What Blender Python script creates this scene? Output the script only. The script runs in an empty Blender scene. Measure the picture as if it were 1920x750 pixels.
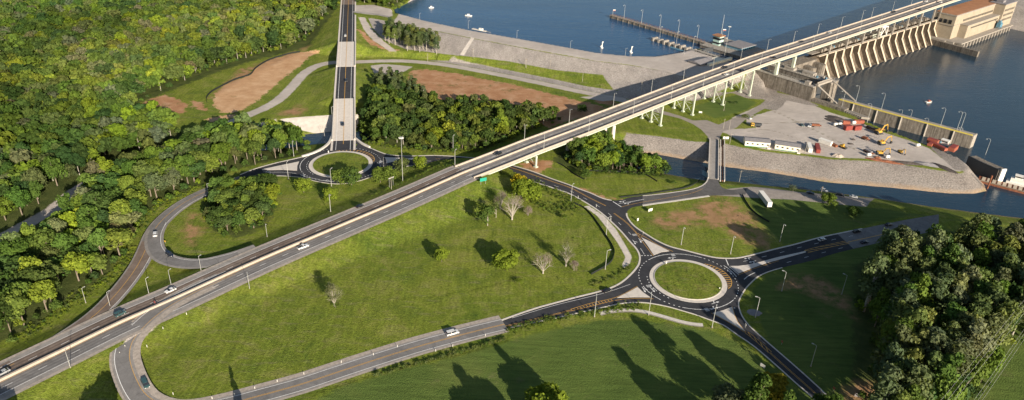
import bpy, bmesh, math, random
import numpy as np
from mathutils import Vector, Matrix
from mathutils.geometry import tessellate_polygon
random.seed(7); rng = np.random.default_rng(7)
sc = bpy.context.scene
COL = sc.collection
PI = math.pi

# ------------------------------------------------------------------ camera
FPX, PITCH, ROLL, HC = 1375.46, math.radians(27.944), math.radians(2.376), 198.6
Fv = np.array([0, math.cos(PITCH), -math.sin(PITCH)])
R0 = np.array([1., 0, 0]); U0 = np.cross(R0, Fv)
Rv = math.cos(ROLL)*R0 + math.sin(ROLL)*U0
Uv = -math.sin(ROLL)*R0 + math.cos(ROLL)*U0
CP = np.array([0, 0, HC])
cd = bpy.data.cameras.new('camera'); cam = bpy.data.objects.new('camera', cd); COL.objects.link(cam)
cd.sensor_fit = 'HORIZONTAL'; cd.sensor_width = 36; cd.lens = FPX*36/1920
cd.clip_start = 1; cd.clip_end = 20000
cam.matrix_world = Matrix(((Rv[0], Uv[0], -Fv[0], 0), (Rv[1], Uv[1], -Fv[1], 0), (Rv[2], Uv[2], -Fv[2], HC), (0, 0, 0, 1)))
sc.camera = cam

# ------------------------------------------------------------------ sky, sun, exposure
SUN_AZ, SUN_EL = math.radians(-61.5), math.radians(18.5)
sd = Vector((math.cos(SUN_AZ)*math.cos(SUN_EL), math.sin(SUN_AZ)*math.cos(SUN_EL), math.sin(SUN_EL)))
w = bpy.data.worlds.new('World'); sc.world = w; w.use_nodes = True
nt = w.node_tree; nt.nodes.clear()
sky = nt.nodes.new('ShaderNodeTexSky'); sky.sky_type = 'NISHITA'; sky.sun_disc = False
sky.sun_elevation = SUN_EL; sky.sun_rotation = math.atan2(sd.x, sd.y)
bg = nt.nodes.new('ShaderNodeBackground'); bg.inputs[1].default_value = 0.062
wo = nt.nodes.new('ShaderNodeOutputWorld')
nt.links.new(sky.outputs[0], bg.inputs[0]); nt.links.new(bg.outputs[0], wo.inputs[0])
sl = bpy.data.lights.new('sun', 'SUN'); sl.energy = 5.0; sl.angle = math.radians(0.5); sl.color = (1.0, 0.88, 0.73)
so = bpy.data.objects.new('sun', sl); COL.objects.link(so)
so.rotation_euler = (-sd).to_track_quat('-Z', 'Y').to_euler(); so.location = (200, -200, 400)
sc.view_settings.view_transform = 'Standard'; sc.view_settings.look = 'None'
sc.view_settings.gamma = 1; sc.view_settings.use_curve_mapping = False
sc.view_settings.exposure = 0.84

# ------------------------------------------------------------------ geometry of the place
def W(px, py, z=0.0):
    d = (px-960)/FPX*Rv - (py-375)/FPX*Uv + Fv
    return CP + d*((z-HC)/d[2])
P0 = W(868, 325, 6.5)[:2]; P1 = np.array([211.6, 602.6])
BU = (P1-P0)/np.hypot(*(P1-P0)); BN = np.array([-BU[1], BU[0]])
BANG = math.atan2(BU[1], BU[0])
def ST(s, t, z=0.0):
    p = P0+BU*s+BN*t
    return np.array([p[0], p[1], z])
def pl(pts, z=0.0):
    return np.array([W(q[0], q[1], q[2] if len(q) > 2 else z) for q in pts])
def smooth(P, n=4, closed=False):
    P = np.asarray(P, float); N = len(P); out = []
    rngi = range(N) if closed else range(N-1)
    for i in rngi:
        a, b = P[i], P[(i+1) % N]
        p = P[(i-1) % N] if (closed or i > 0) else 2*a-b
        q = P[(i+2) % N] if (closed or i+2 < N) else 2*b-a
        for k in range(n):
            t = k/n
            out.append(0.5*((2*a)+(-p+b)*t+(2*p-5*a+4*b-q)*t*t+(-p+3*a-3*b+q)*t**3))
    if not closed: out.append(P[-1])
    return np.array(out)
def resample(P, step):
    P = np.asarray(P, float); d = np.r_[0, np.cumsum(np.hypot(*(np.diff(P[:, :2], axis=0)).T))]
    n = max(2, int(d[-1]/step)+1); q = np.linspace(0, d[-1], n)
    return np.stack([np.interp(q, d, P[:, k]) for k in range(P.shape[1])], 1)
def sd_poly(X, Y, poly, far=60):
    """signed distance to a closed polygon, negative inside; clipped at far."""
    P = np.asarray(poly)[:, :2]; out = np.full(X.shape, float(far))
    m = (X > P[:, 0].min()-far) & (X < P[:, 0].max()+far) & (Y > P[:, 1].min()-far) & (Y < P[:, 1].max()+far)
    x = X[m]; y = Y[m]
    if x.size == 0: return out
    best = np.full(x.shape, 1e18); ins = np.zeros(x.shape, bool)
    for a, b in zip(P, np.roll(P, -1, 0)):
        e = b-a; L2 = e@e+1e-12; wx = x-a[0]; wy = y-a[1]
        t = np.clip((wx*e[0]+wy*e[1])/L2, 0, 1)
        best = np.minimum(best, (wx-e[0]*t)**2+(wy-e[1]*t)**2)
        c = (a[1] > y) != (b[1] > y)
        if abs(e[1]) > 1e-12: ins ^= c & (x < e[0]*(y-a[1])/e[1]+a[0])
    d = np.sqrt(best); out[m] = np.minimum(np.where(ins, -d, d), far)
    return out
def d_line(X, Y, line, far=60):
    P = np.asarray(line); best = np.full(X.shape, float(far)**2); val = np.zeros(X.shape)
    m = (X > P[:, 0].min()-far) & (X < P[:, 0].max()+far) & (Y > P[:, 1].min()-far) & (Y < P[:, 1].max()+far)
    x = X[m]; y = Y[m]; bb = best[m]; vv = val[m]
    for a, b in zip(P, P[1:]):
        e = b[:2]-a[:2]; L2 = e@e+1e-12; wx = x-a[0]; wy = y-a[1]
        t = np.clip((wx*e[0]+wy*e[1])/L2, 0, 1)
        d = (wx-e[0]*t)**2+(wy-e[1]*t)**2; k = d < bb
        bb[k] = d[k]; vv[k] = (a[2]+(b[2]-a[2])*t)[k]
    best[m] = bb; val[m] = vv
    return np.sqrt(best), val

ZW, ZL = -7.0, 9.0                                                    # river and lake levels
# contour polygons of the earth dam
back = [ST(318, 5)[:2], ST(318, 900)[:2], np.array([-900, 1600])]
toe = [(668, 108), (740, 106), (830, 112), (900, 122), (960, 134), (1040, 150), (1120, 172), (1200, 192), (1245, 205), (1285, 190), (1330, 180), (1370, 172), (1400, 182), (1440, 190), (1458, 190)]
berm = [(672, 92), (735, 97), (830, 104), (900, 110), (960, 118), (1040, 133), (1110, 144), (1180, 158), (1230, 172), (1280, 172), (1330, 158), (1400, 150), (1440, 160)]
crest = [(668, 28), (690, 31), (735, 40), (800, 54), (880, 70), (1000, 92.5), (1120, 114), (1180, 121), (1240, 132), (1290, 145), (1345, 134), (1405, 128), (1440, 133)]
def xy(pts, z): return [W(a, b, z)[:2] for a, b in pts]
C0 = np.array(xy(toe, 0)+back); C1 = np.array(xy(berm, 4)+back); C2 = np.array(xy(crest, 12)+back)
lakeline = [(745, 30), (800, 45), (880, 62), (1000, 83), (1120, 105), (1180, 111), (1230, 111.5), (1275, 104), (1310, 95)]
LAKE = np.array([W(a, b, ZL)[:2] for a, b in [(735, 17), (733, 29)]+lakeline]+[ST(321, 68)[:2], ST(321, 5)[:2], ST(1500, 5)[:2], ST(1500, 1500)[:2], ST(300, 1500)[:2], W(850, -70, ZL)[:2], W(790, -12, ZL)[:2], W(757, 7, ZL)[:2]])
RIVER = np.array([ST(318, 5)[:2], ST(318, -44)[:2], ST(324, -62)[:2]] + [W(a, b, -2)[:2] for a, b in [(1625, 226), (1672, 247), (1720, 268), (1765, 284), (1800, 300), (1835, 318), (1850, 333), (1857, 350)]]
                 + [W(a, b, ZW)[:2] for a, b in [(1850, 358), (1828, 363), (1780, 363), (1700, 355), (1600, 346), (1550, 342), (1500, 333), (1440, 323), (1360, 313), (1330, 307), (1290, 300), (1230, 289), (1160, 285), (1150, 300), (1200, 318), (1250, 326), (1320, 338), (1355, 338), (1440, 348), (1540, 358), (1640, 371), (1740, 386), (1830, 398), (1920, 409), (2300, 450)]]
                 + [ST(1500, -700)[:2], ST(1500, 5)[:2]])
BANK = np.array([W(a, b, 0)[:2] for a, b in [(1490, 172), (1520, 185), (1575, 200), (1610, 222), (1660, 242), (1715, 262), (1760, 279), (1795, 294), (1812, 305), (1818, 316), (1805, 324), (1750, 317), (1690, 307), (1640, 301), (1560, 299), (1500, 290), (1440, 284), (1390, 274), (1355, 267), (1330, 266), (1300, 265), (1240, 256), (1175, 246), (1110, 262), (1110, 320), (1200, 326), (1240, 332), (1300, 345), (1355, 343), (1440, 354), (1540, 366), (1640, 380), (1740, 396), (1830, 410), (1920, 424), (2300, 470)]]
                + [ST(1600, -700)[:2], ST(1600, 60)[:2], ST(318, 60)[:2]])
CRK_IN = pl([(480, 262), (530, 256), (575, 251), (625, 246), (668, 240), (700, 240), (700, 262), (640, 266), (590, 270), (530, 278), (480, 285)], -6)
CRK_OUT = pl([(470, 228), (505, 223), (560, 219), (600, 216.5), (640, 214), (705, 214), (715, 262), (690, 268), (640, 271), (600, 281), (560, 291), (520, 299), (470, 305)], 0)
ROADB = [(643, 282, 0), (644, 265, 0.4), (645, 235, 1.5), (646, 185, 4.5), (648.5, 125, 8), (650.5, 80, 9.8), (652, 40, 11.5), (653.5, 0, 12.2), (655, -40, 12.5), (657, -90, 12.5)]
RB = pl(ROADB)
HWY = [(-160, 792, 2.5), (-60, 744, 2.6), (0, 715, 2.8), (120, 657, 3), (171, 632, 3), (234, 602, 3), (330, 560, 3), (480, 491.5, 3.5), (620, 432, 4.2), (755, 375, 5.2), (868, 325, 6.5)]
HW = pl(HWY)
def deck_z(s):
    return float(np.interp(s, [-200, 0, 38, 55, 93, 145, 180, 216, 300, 446, 564, 645, 900], [4, 6.5, 9.1, 10.4, 12.3, 15.6, 17.9, 20.2, 24.6, 28.2, 31.2, 33.5, 38]))

def H(X, Y):
    X = np.asarray(X, float); Y = np.asarray(Y, float); z = np.zeros(X.shape)
    # earth dam
    d0, d1, d2 = sd_poly(X, Y, C0, 200), sd_poly(X, Y, C1, 200), sd_poly(X, Y, C2, 200)
    e = 1e-6
    za = 4*np.clip(-d0/(np.maximum(-d0, 0)+np.maximum(d1, 0)+e), 0, 1)
    zb = 4+8*np.clip(-d1/(np.maximum(-d1, 0)+np.maximum(d2, 0)+e), 0, 1)
    z = np.where(d0 < 0, np.where(d1 < 0, np.where(d2 < 0, 12, zb), za), z)
    lk = sd_poly(X, Y, LAKE, 30); z = np.where(lk < 0, np.maximum(4, 12+lk*1.2), z)
    # road embankments
    for line, hw, sl_, spans in ((RB, 8.2, .36, ((186, 268), (80, 125))), (HW, 11.8, .28, ())):
        L = line
        if spans:
            pass
        d, v = d_line(X, Y, L, 60)
        r = v-np.maximum(d-hw, 0)*sl_
        if spans:
            # openings where the road crosses on a bridge
            for ya, yb in spans:
                za_ = np.interp([ya, yb], [q[1] for q in ROADB][::-1], [q[2] for q in ROADB][::-1])
                pa = W(646, yb, za_[1]); pb = W(648, ya, za_[0])
                r = np.where((Y > pa[1]) & (Y < pb[1]), np.minimum(r, np.maximum(r-100, np.maximum(v-((np.minimum(Y-pa[1], pb[1]-Y))*.8), 0)-np.maximum(d-hw, 0)*sl_)), r)
        z = np.maximum(z, r)
    # excavated basins
    for inner, outer, zi in ((RIVER, BANK, ZW), (CRK_IN, CRK_OUT, -6)):
        di = sd_poly(X, Y, inner, 120); do = sd_poly(X, Y, outer, 120)
        f = np.clip(-do/(np.maximum(-do, 0)+np.maximum(di, 0)+e), 0, 1)
        low = np.where(di < 0, np.maximum(zi-3, zi+di*.6), zi*f)
        z = np.where((do < 0) & (lk > 0), np.minimum(z, low), z)
    ss = (X-P0[0])*BU[0]+(Y-P0[1])*BU[1]; tt = (X-P0[0])*BN[0]+(Y-P0[1])*BN[1]
    z = np.where((ss > 319) & (tt > -40) & (tt < 40), np.minimum(z, -12), z)
    return z
def Hp(x, y): return float(H(np.array([x]), np.array([y]))[0])
def TT(pts):
    """pixels -> points on the terrain (vectorised, fixed-point)."""
    pts = np.asarray(pts, float); z = np.zeros(len(pts))
    for k in range(14):
        P = np.array([W(a, b, c) for (a, b), c in zip(pts[:, :2], z)])
        z = 0.5*z+0.5*H(P[:, 0], P[:, 1])
    return np.array([W(a, b, c) for (a, b), c in zip(pts[:, :2], z)])

# ------------------------------------------------------------------ materials
MATS = {}
class G:
    def __init__(s, name):
        s.m = bpy.data.materials.new(name); s.m.use_nodes = True; s.t = s.m.node_tree; s.t.nodes.clear()
        s.o = s.t.nodes.new('ShaderNodeOutputMaterial'); MATS[name] = s.m
    def n(s, typ, **kw):
        x = s.t.nodes.new(typ)
        for k, v in kw.items(): setattr(x, k, v)
        return x
    def l(s, a, b): s.t.links.new(a, b)
    def co(s):
        if not hasattr(s, '_c'): s._c = s.n('ShaderNodeTexCoord').outputs['Object']
        return s._c
    def noise(s, scale, detail=4, rough=.6, stretch=None, dist=0):
        x = s.n('ShaderNodeTexNoise'); x.inputs['Scale'].default_value = scale; x.inputs['Detail'].default_value = detail
        x.inputs['Roughness'].default_value = rough; x.inputs['Distortion'].default_value = dist
        if stretch:
            mp = s.n('ShaderNodeMapping'); mp.inputs['Rotation'].default_value = (0, 0, stretch[0]); mp.inputs['Scale'].default_value = (stretch[1], stretch[2], 1)
            s.l(s.co(), mp.inputs[0]); s.l(mp.outputs[0], x.inputs[0])
        else: s.l(s.co(), x.inputs[0])
        return x.outputs['Fac']
    def ramp(s, fac, stops):
        r = s.n('ShaderNodeValToRGB'); e = r.color_ramp.elements
        while len(e) < len(stops): e.new(.5)
        for i, (p, c) in enumerate(stops):
            e[i].position = p; e[i].color = (c if len(c) == 4 else tuple(c)+(1,)) if hasattr(c, '__len__') else (c, c, c, 1)
        s.l(fac, r.inputs[0]); return r.outputs[0]
    def mix(s, a, b, f, mode='MIX'):
        m = s.n('ShaderNodeMix', data_type='RGBA', blend_type=mode)
        for v, k in ((f, 0), (a, 6), (b, 7)):
            if hasattr(v, 'links') or hasattr(v, 'is_linked'): s.l(v, m.inputs[k])
            else: m.inputs[k].default_value = v if not hasattr(v, '__len__') or len(v) == 4 else tuple(v)+(1,)
        return m.outputs[2]
    def math(s, op, a, b=0.0, c=None):
        m = s.n('ShaderNodeMath', operation=op)
        for k, v in enumerate((a, b) if c is None else (a, b, c)):
            if hasattr(v, 'is_linked'): s.l(v, m.inputs[k])
            else: m.inputs[k].default_value = v
        return m.outputs[0]
    def attr(s, name, vec=False):
        a = s.n('ShaderNodeAttribute', attribute_name=name); return a.outputs['Color' if vec else 'Fac']
    def bsdf(s, col, rough=.9, bump=None, bs=.3, bd=.3, metal=0, spec=.3):
        b = s.n('ShaderNodeBsdfPrincipled')
        if hasattr(col, 'is_linked'): s.l(col, b.inputs['Base Color'])
        else: b.inputs['Base Color'].default_value = tuple(col)+(1,)
        if hasattr(rough, 'is_linked'): s.l(rough, b.inputs['Roughness'])
        else: b.inputs['Roughness'].default_value = rough
        b.inputs['Metallic'].default_value = metal; b.inputs['Specular IOR Level'].default_value = spec
        if bump is not None:
            bn = s.n('ShaderNodeBump'); bn.inputs['Strength'].default_value = bs; bn.inputs['Distance'].default_value = bd
            s.l(bump, bn.inputs['Height']); s.l(bn.outputs[0], b.inputs['Normal'])
        s.l(b.outputs[0], s.o.inputs[0]); s.b = b
        return s.m
def plain(name, col, rough=.7, var=.25, scale=1.5, metal=0, spec=.3, dirt=None):
    g = G(name); c = np.array(col)
    k = g.ramp(g.noise(scale, 5), [(.3, tuple(c*(1-var))), (.7, tuple(np.minimum(c*(1+var), .95)))])
    if dirt: k = g.mix(k, dirt, g.ramp(g.noise(.35, 6, .7, (0, 1, 1)), [(.5, 0.), (.75, .7)]))
    return g.bsdf(k, rough, metal=metal, spec=spec)

def grass_nodes(g):
    n1 = g.noise(.022, 6, .6, dist=.4); n2 = g.noise(.08, 6, .65, dist=.8); n3 = g.noise(.9, 3, .7); n4 = g.noise(.25, 4, .6, (-.5, .35, 1.4))
    c = g.ramp(n1, [(.3, (.092, .145, .018)), (.5, (.158, .198, .026)), (.7, (.225, .240, .040))])
    c = g.mix(c, g.ramp(n2, [(.3, (.072, .115, .020)), (.52, (.160, .200, .026)), (.72, (.265, .245, .085))]), .6)
    c = g.mix(c, (.215, .195, .10), g.ramp(n4, [(.54, 0.), (.74, .6)]))
    c = g.mix(c, g.ramp(n3, [(.25, .45), (.75, 1.55)]), .8, 'MULTIPLY')
    c = g.mix(c, g.ramp(g.noise(.30, 6, .7, (.42, 1.8, .22)), [(.3, .70), (.7, 1.28)]), .8, 'MULTIPLY')
    return c, n3
def terrain_mat():
    g = G('ground')
    c, n3 = grass_nodes(g)
    edge = g.math('MULTIPLY', g.math('SUBTRACT', g.noise(.22, 5, .65), .5), 1.0)
    fine = g.math('SUBTRACT', g.noise(.9, 4, .7), .5)
    def layer(c, att, col, amp, famp, w_):
        s = g.attr(att)
        s = g.math('ADD', s, g.math('MULTIPLY', edge, amp)); s = g.math('ADD', s, g.math('MULTIPLY', fine, famp))
        f = g.n('ShaderNodeMapRange'); f.inputs['From Min'].default_value = w_; f.inputs['From Max'].default_value = -w_
        g.l(s, f.inputs[0]); return g.mix(c, col, f.outputs[0])
    hi = g.noise(1.3, 5, .7)
    # mown lawn, forest floor, dirt, gravel, rock, concrete, asphalt
    lawn = g.mix(g.ramp(g.noise(.03, 5, .6), [(.3, (.076, .118, .026)), (.5, (.098, .145, .032)), (.7, (.135, .172, .042))]), g.ramp(g.noise(.5, 5, .75, (-.35, .12, 1.3)), [(.25, .58), (.75, 1.42)]), .8, 'MULTIPLY')
    wv = g.n('ShaderNodeTexWave', wave_type='BANDS', bands_direction='Y'); wv.inputs['Scale'].default_value = .055; wv.inputs['Distortion'].default_value = 5; wv.inputs['Detail'].default_value = 3; wv.inputs['Detail Scale'].default_value = .6; g.l(g.co(), wv.inputs[0])
    lawn = g.mix(lawn, g.ramp(wv.outputs['Fac'], [(.2, .965), (.8, 1.035)]), .8, 'MULTIPLY')
    lawn = g.mix(lawn, (.17, .155, .075), g.ramp(g.noise(.07, 7, .75), [(.58, 0.), (.72, .6)]))
    c = layer(c, 'a_lawn', lawn, 6, 1, 1.2)
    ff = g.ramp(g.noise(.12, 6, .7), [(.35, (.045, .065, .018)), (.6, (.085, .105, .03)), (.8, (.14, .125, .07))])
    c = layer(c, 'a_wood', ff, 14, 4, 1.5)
    dirt = g.ramp(g.noise(.10, 7, .65), [(.28, (.33, .165, .085)), (.5, (.43, .235, .125)), (.72, (.54, .35, .22))])
    dirt = g.mix(dirt, g.ramp(hi, [(.3, .75), (.7, 1.2)]), .7, 'MULTIPLY')
    dirt = g.mix(dirt, (.10, .12, .03), g.ramp(g.noise(.075, 6, .7), [(.56, 0.), (.68, .85)]))
    c = layer(c, 'a_dirt', dirt, 14, 5, .8)
    sand = g.ramp(g.noise(.10, 7, .65), [(.28, (.44, .245, .12)), (.5, (.56, .345, .19)), (.72, (.66, .45, .28))])
    sand = g.mix(sand, g.ramp(hi, [(.3, .82), (.7, 1.15)]), .7, 'MULTIPLY')
    sand = g.mix(sand, (.13, .15, .04), g.ramp(g.noise(.06, 7, .75), [(.60, 0.), (.70, .8)])); c = layer(c, 'a_sand', sand, 12, 5, .5)
    patch = g.mix(c, g.ramp(g.noise(.2, 5, .6), [(.3, (.26, .15, .075)), (.7, (.44, .26, .145))]), g.ramp(g.noise(.10, 6, .72), [(.40, 0.), (.54, .92)]))
    c = layer(c, 'a_patch', patch, 8, 3, 3)
    gr = g.ramp(g.noise(.06, 7, .65), [(.3, (.44, .39, .345)), (.55, (.52, .465, .415)), (.75, (.60, .545, .485))])
    gr = g.mix(gr, g.ramp(g.noise(.5, 5, .75, (-.6, .25, 1.6)), [(.25, .68), (.72, 1.2)]), .7, 'MULTIPLY')
    c = layer(c, 'a_grav', gr, 2.5, 1.6, .5)
    trk = g.mix(c, g.mix(c, (.5, .5, .42, 1), 1., 'MULTIPLY'), g.ramp(g.noise(.15, 5, .7), [(.35, .2), (.6, .9)])); c = layer(c, 'a_tracks_and_lines', trk, .9, .9, .35)
    v = g.n('ShaderNodeTexVoronoi'); v.inputs['Scale'].default_value = 1.1; g.l(g.co(), v.inputs[0])
    rk = g.mix(g.ramp(g.noise(.05, 6, .6), [(.3, (.255, .225, .20)), (.7, (.36, .325, .29))]), g.ramp(v.outputs['Distance'], [(0, 1.25), (.45, .95), (.8, .5)]), .6, 'MULTIPLY')
    rk = g.mix(rk, g.ramp(hi, [(.25, .55), (.75, 1.5)]), .8, 'MULTIPLY')
    c = layer(c, 'a_rock', rk, 2, 1.5, .5)
    # pale wave-washed foot of the rock banks
    zz = g.n('ShaderNodeSeparateXYZ'); g.l(g.co(), zz.inputs[0])
    wash = g.math('MULTIPLY', g.ramp(g.math('ADD', g.math('DIVIDE', zz.outputs[2], 10), g.math('ADD', .75, g.math('MULTIPLY', edge, .25))), [(.06, 1.), (.2, 0.)]), g.ramp(g.math('ADD', g.math('DIVIDE', zz.outputs[2], 10), .72), [(0, 0.), (.01, 1.)]))
    c = g.mix(c, g.ramp(hi, [(.3, (.30, .20, .115)), (.7, (.52, .38, .25))]), g.math('MULTIPLY', wash, .8))
    rk2 = g.mix(g.ramp(g.noise(.06, 6, .6), [(.3, (.30, .27, .25)), (.55, (.38, .345, .31)), (.75, (.42, .37, .345))]), g.ramp(g.noise(.9, 6, .85), [(.3, .45), (.5, .95), (.7, 1.5)]), .9, 'MULTIPLY')
    rk2 = g.mix(rk2, g.ramp(g.noise(.12, 5, .7, (.6, 2.2, .3)), [(.3, .8), (.7, 1.18)]), .8, 'MULTIPLY')
    c = layer(c, 'a_damrock', rk2, 1.5, .8, .5)
    cn = g.mix((.66, .60, .53), g.ramp(g.noise(.3, 5), [(.3, .8), (.7, 1.12)]), .8, 'MULTIPLY')
    c = layer(c, 'a_conc', cn, .2, .2, .25)
    asn = g.mix((.33, .295, .265), g.ramp(g.noise(.25, 6, .7), [(.3, .8), (.7, 1.15)]), .8, 'MULTIPLY')
    c = layer(c, 'a_road', asn, .3, .2, .25)
    h = g.math('ADD', g.math('MULTIPLY', g.noise(.5, 5, .7), .6), g.noise(1.6, 4, .7))
    return g.bsdf(c, .95, h, .75, .8, spec=.1)
terrain_mat()

asphalt_done = 0
def asphalt(name, dark, lightf, bluish=0):
    g = G(name); n = g.noise(.05, 5, .6); m = g.noise(2.5, 4, .7)
    c = g.ramp(n, [(.3, tuple(dark)), (.7, tuple(lightf))])
    c = g.mix(c, g.ramp(m, [(.3, .8), (.7, 1.2)]), .6, 'MULTIPLY')
    c = g.mix(c, g.ramp(g.noise(.35, 5, .7), [(.3, .80), (.7, 1.2)]), .7, 'MULTIPLY')
    v = g.n('ShaderNodeTexVoronoi', feature='DISTANCE_TO_EDGE'); v.inputs['Scale'].default_value = .09; g.l(g.co(), v.inputs[0]); c = g.mix(c, g.ramp(v.outputs[0], [(0, .72), (.02, 1.)]), .5, 'MULTIPLY')
    c = g.mix(c, g.ramp(g.noise(.12, 3, .5, dist=1.5), [(.45, .88), (.5, 1.06)]), .6, 'MULTIPLY')
    return g.bsdf(c, .85, spec=.2)
asphalt('asphalt_new', (.038, .039, .044), (.052, .053, .058))
asphalt('asphalt_worn', (.165, .16, .155), (.215, .205, .198))
asphalt('asphalt_side', (.098, .094, .092), (.135, .130, .126))
asphalt('asphalt_lane', (.235, .22, .205), (.295, .275, .255))
asphalt('asphalt_brown', (.16, .122, .098), (.215, .17, .14))
asphalt('asphalt_grey', (.27, .25, .23), (.35, .325, .295))
asphalt('wheel_brown', (.105, .082, .068), (.15, .12, .10)); asphalt('wheel_grey', (.125, .12, .118), (.165, .158, .152))
plain('gravel_shoulder', (.36, .315, .27), .95, .25, .8)
plain('verge_mat', (.22, .19, .11), .95, .5, .9)
plain('concrete', (.31, .28, .24), .85, .16, .5, dirt=(.22, .19, .16))
plain('concrete_pale', (.60, .55, .49), .85, .10, .6)
plain('kerb_mat', (.58, .54, .48), .85, .12, .8)
plain('barrier_mat', (.43, .365, .295), .85, .12, .4)
plain('nosing_mat', (.50, .42, .32), .85, .15, .5)
plain('paint_white', (.78, .78, .76), .6, .12, 2)
plain('paint_yellow', (.58, .33, .08), .6, .12, 2)
plain('steel_green', (.48, .52, .42), .6, .1, 1)
plain('lamp_steel', (.5, .5, .47), .5, .06, 3, metal=.2)
plain('dark_metal', (.045, .05, .055), .6, .2, 2)
plain('rubber', (.02, .02, .02), .9, .1, 3)
plain('trunk_bark', (.20, .165, .125), .95, .3, 3)
plain('pale_bark', (.34, .31, .26), .95, .25, 3)
plain('bare_twig', (.24, .205, .175), .95, .2, 1)
plain('rust', (.22, .085, .045), .9, .5, .8)
plain('scrap_dark', (.07, .06, .055), .9, .5, .8)
plain('machine_yellow', (.52, .31, .05), .5, .1, 2)
plain('paint_red', (.24, .05, .04), .6, .15, 1)
plain('paint_orange', (.32, .10, .06), .6, .15, 1)
plain('white_panel', (.72, .70, .64), .5, .05, 1)
plain('cream_wall', (.80, .74, .58), .7, .06, .5)
plain('roof_grey', (.22, .21, .215), .8, .15, .5)
plain('roof_orange', (.34, .165, .085), .85, .16, .15)
plain('green_sign', (.02, .30, .21), .5, .05, 1)
plain('green_trim', (.03, .20, .12), .6, .1, 1)
plain('fence_black', (.018, .022, .02), .9, .2, 1)
plain('yellow_rail', (.62, .50, .10), .6, .1, 1)
plain('skin', (.5, .32, .24), .6, .05, 3)
plain('blue_steel', (.10, .22, .30), .6, .2, 1)
plain('teal_wall', (.42, .58, .52), .6, .08, 1)
plain('glass_dark', (.018, .022, .028), .12, .1, 1, spec=.6)
plain('stone', (.40, .34, .28), .95, .35, .9)
g = G('stained_concrete')
c = g.ramp(g.noise(.4, 6, .7, (0, 1.5, 1.5)), [(.25, (.13, .112, .092)), (.5, (.215, .188, .155)), (.75, (.31, .28, .24))])
mp = g.n('ShaderNodeMapping'); mp.inputs['Scale'].default_value = (.9, .9, .06); g.l(g.co(), mp.inputs[0])
nn = g.n('ShaderNodeTexNoise'); nn.inputs['Scale'].default_value = 1; nn.inputs['Detail'].default_value = 5; g.l(mp.outputs[0], nn.inputs[0])
c = g.mix(c, g.ramp(nn.outputs[0], [(.35, .45), (.6, 1.15)]), .8, 'MULTIPLY'); g.bsdf(c, .9, spec=.1)
g = G('spillway_concrete')
c = g.ramp(g.noise(.35, 6, .7, (0, 1.5, 1.5)), [(.25, (.075, .058, .043)), (.5, (.135, .108, .08)), (.75, (.205, .170, .130))]); c = g.mix(c, g.ramp(g.noise(.5, 5, .7, (.7, 3, .25)), [(.35, .6), (.65, 1.2)]), .8, 'MULTIPLY'); g.bsdf(c, .9, spec=.1)
g = G('powerhouse_wall')
c = g.ramp(g.noise(.15, 6, .6), [(.3, (.30, .255, .19)), (.7, (.38, .325, .25))]); c = g.mix(c, g.ramp(g.noise(.8, 4), [(.3, .9), (.7, 1.08)]), .8, 'MULTIPLY'); g.bsdf(c, .9, spec=.1)
def water(name, deep, stretch):
    g = G(name)
    n = g.math('ADD', g.noise(.30, 5, .65, (.3, stretch, 1.)), g.math('MULTIPLY', g.noise(.03, 4, .6, (.5, .5, 1.6)), 1.2))
    c = g.ramp(g.noise(.006, 5, .6, (.4, .5, 1.5)), [(.3, tuple(np.array(deep)*.8)), (.7, tuple(np.array(deep)*1.25))])
    return g.bsdf(c, .20, n, .45, .5, spec=.32)
water('lake_water_mat', (.014, .060, .135), .3)
water('river_water_mat', (.013, .034, .056), .4)

def leafmat(name, use_attr=False):
    g = G(name)
    if use_attr: base = g.attr('treecol', True)
    else: base = g.n('ShaderNodeObjectInfo').outputs['Color']
    tint = g.attr('tint')
    c = g.mix(base, g.ramp(tint, [(0, (.62, .68, .66)), (.5, (1, 1, 1)), (1, (1.36, 1.3, 1.15))]), 1.0, 'MULTIPLY')
    d = g.n('ShaderNodeBsdfDiffuse'); t = g.n('ShaderNodeBsdfTranslucent'); m = g.n('ShaderNodeMixShader'); m.inputs[0].default_value = .28
    g.l(c, d.inputs[0]); g.l(g.mix(c, (1.25, 1.2, .5), 1., 'MULTIPLY'), t.inputs[0]); g.l(d.outputs[0], m.inputs[1]); g.l(t.outputs[0], m.inputs[2]); g.l(m.outputs[0], g.o.inputs[0])
leafmat('leaf'); leafmat('leaf_mass', True)
def paint(name, col, metal=.2):
    if name in MATS: return MATS[name]
    g = G(name); m = g.bsdf(col, .35, metal=metal, spec=.5); g.b.inputs['Coat Weight'].default_value = .4
    return m

# ------------------------------------------------------------------ object helpers
def mk(name, verts, faces, mat, parent=None, smooth_=False):
    me = bpy.data.meshes.new(name); me.from_pydata([tuple(map(float, v)) for v in verts], [], faces); me.update()
    if smooth_: me.shade_smooth()
    if mat:
        for m in (mat if isinstance(mat, (list, tuple)) else [mat]): me.materials.append(MATS[m])
    o = bpy.data.objects.new(name, me); COL.objects.link(o)
    if parent: o.parent = parent
    return o
def tag(o, label=None, cat=None, group=None, kind=None):
    if label: o['label'] = label
    if cat: o['category'] = cat
    if group: o['group'] = group
    if kind: o['kind'] = kind
    return o
def struct(o): o['kind'] = 'structure'; return o
def thing(name, loc, label, cat, group=None, rz=0):
    o = bpy.data.objects.new(name, None); COL.objects.link(o); o.location = tuple(map(float, loc)); o.rotation_euler = (0, 0, rz)
    o.empty_display_size = .5
    return tag(o, label, cat, group)
def copy_tree(o, parent=None):
    c = o.copy(); COL.objects.link(c); c.parent = parent
    for ch in CH(o):
        copy_tree(ch, c)
    return c
def CH(o): return list(o.children)
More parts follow.
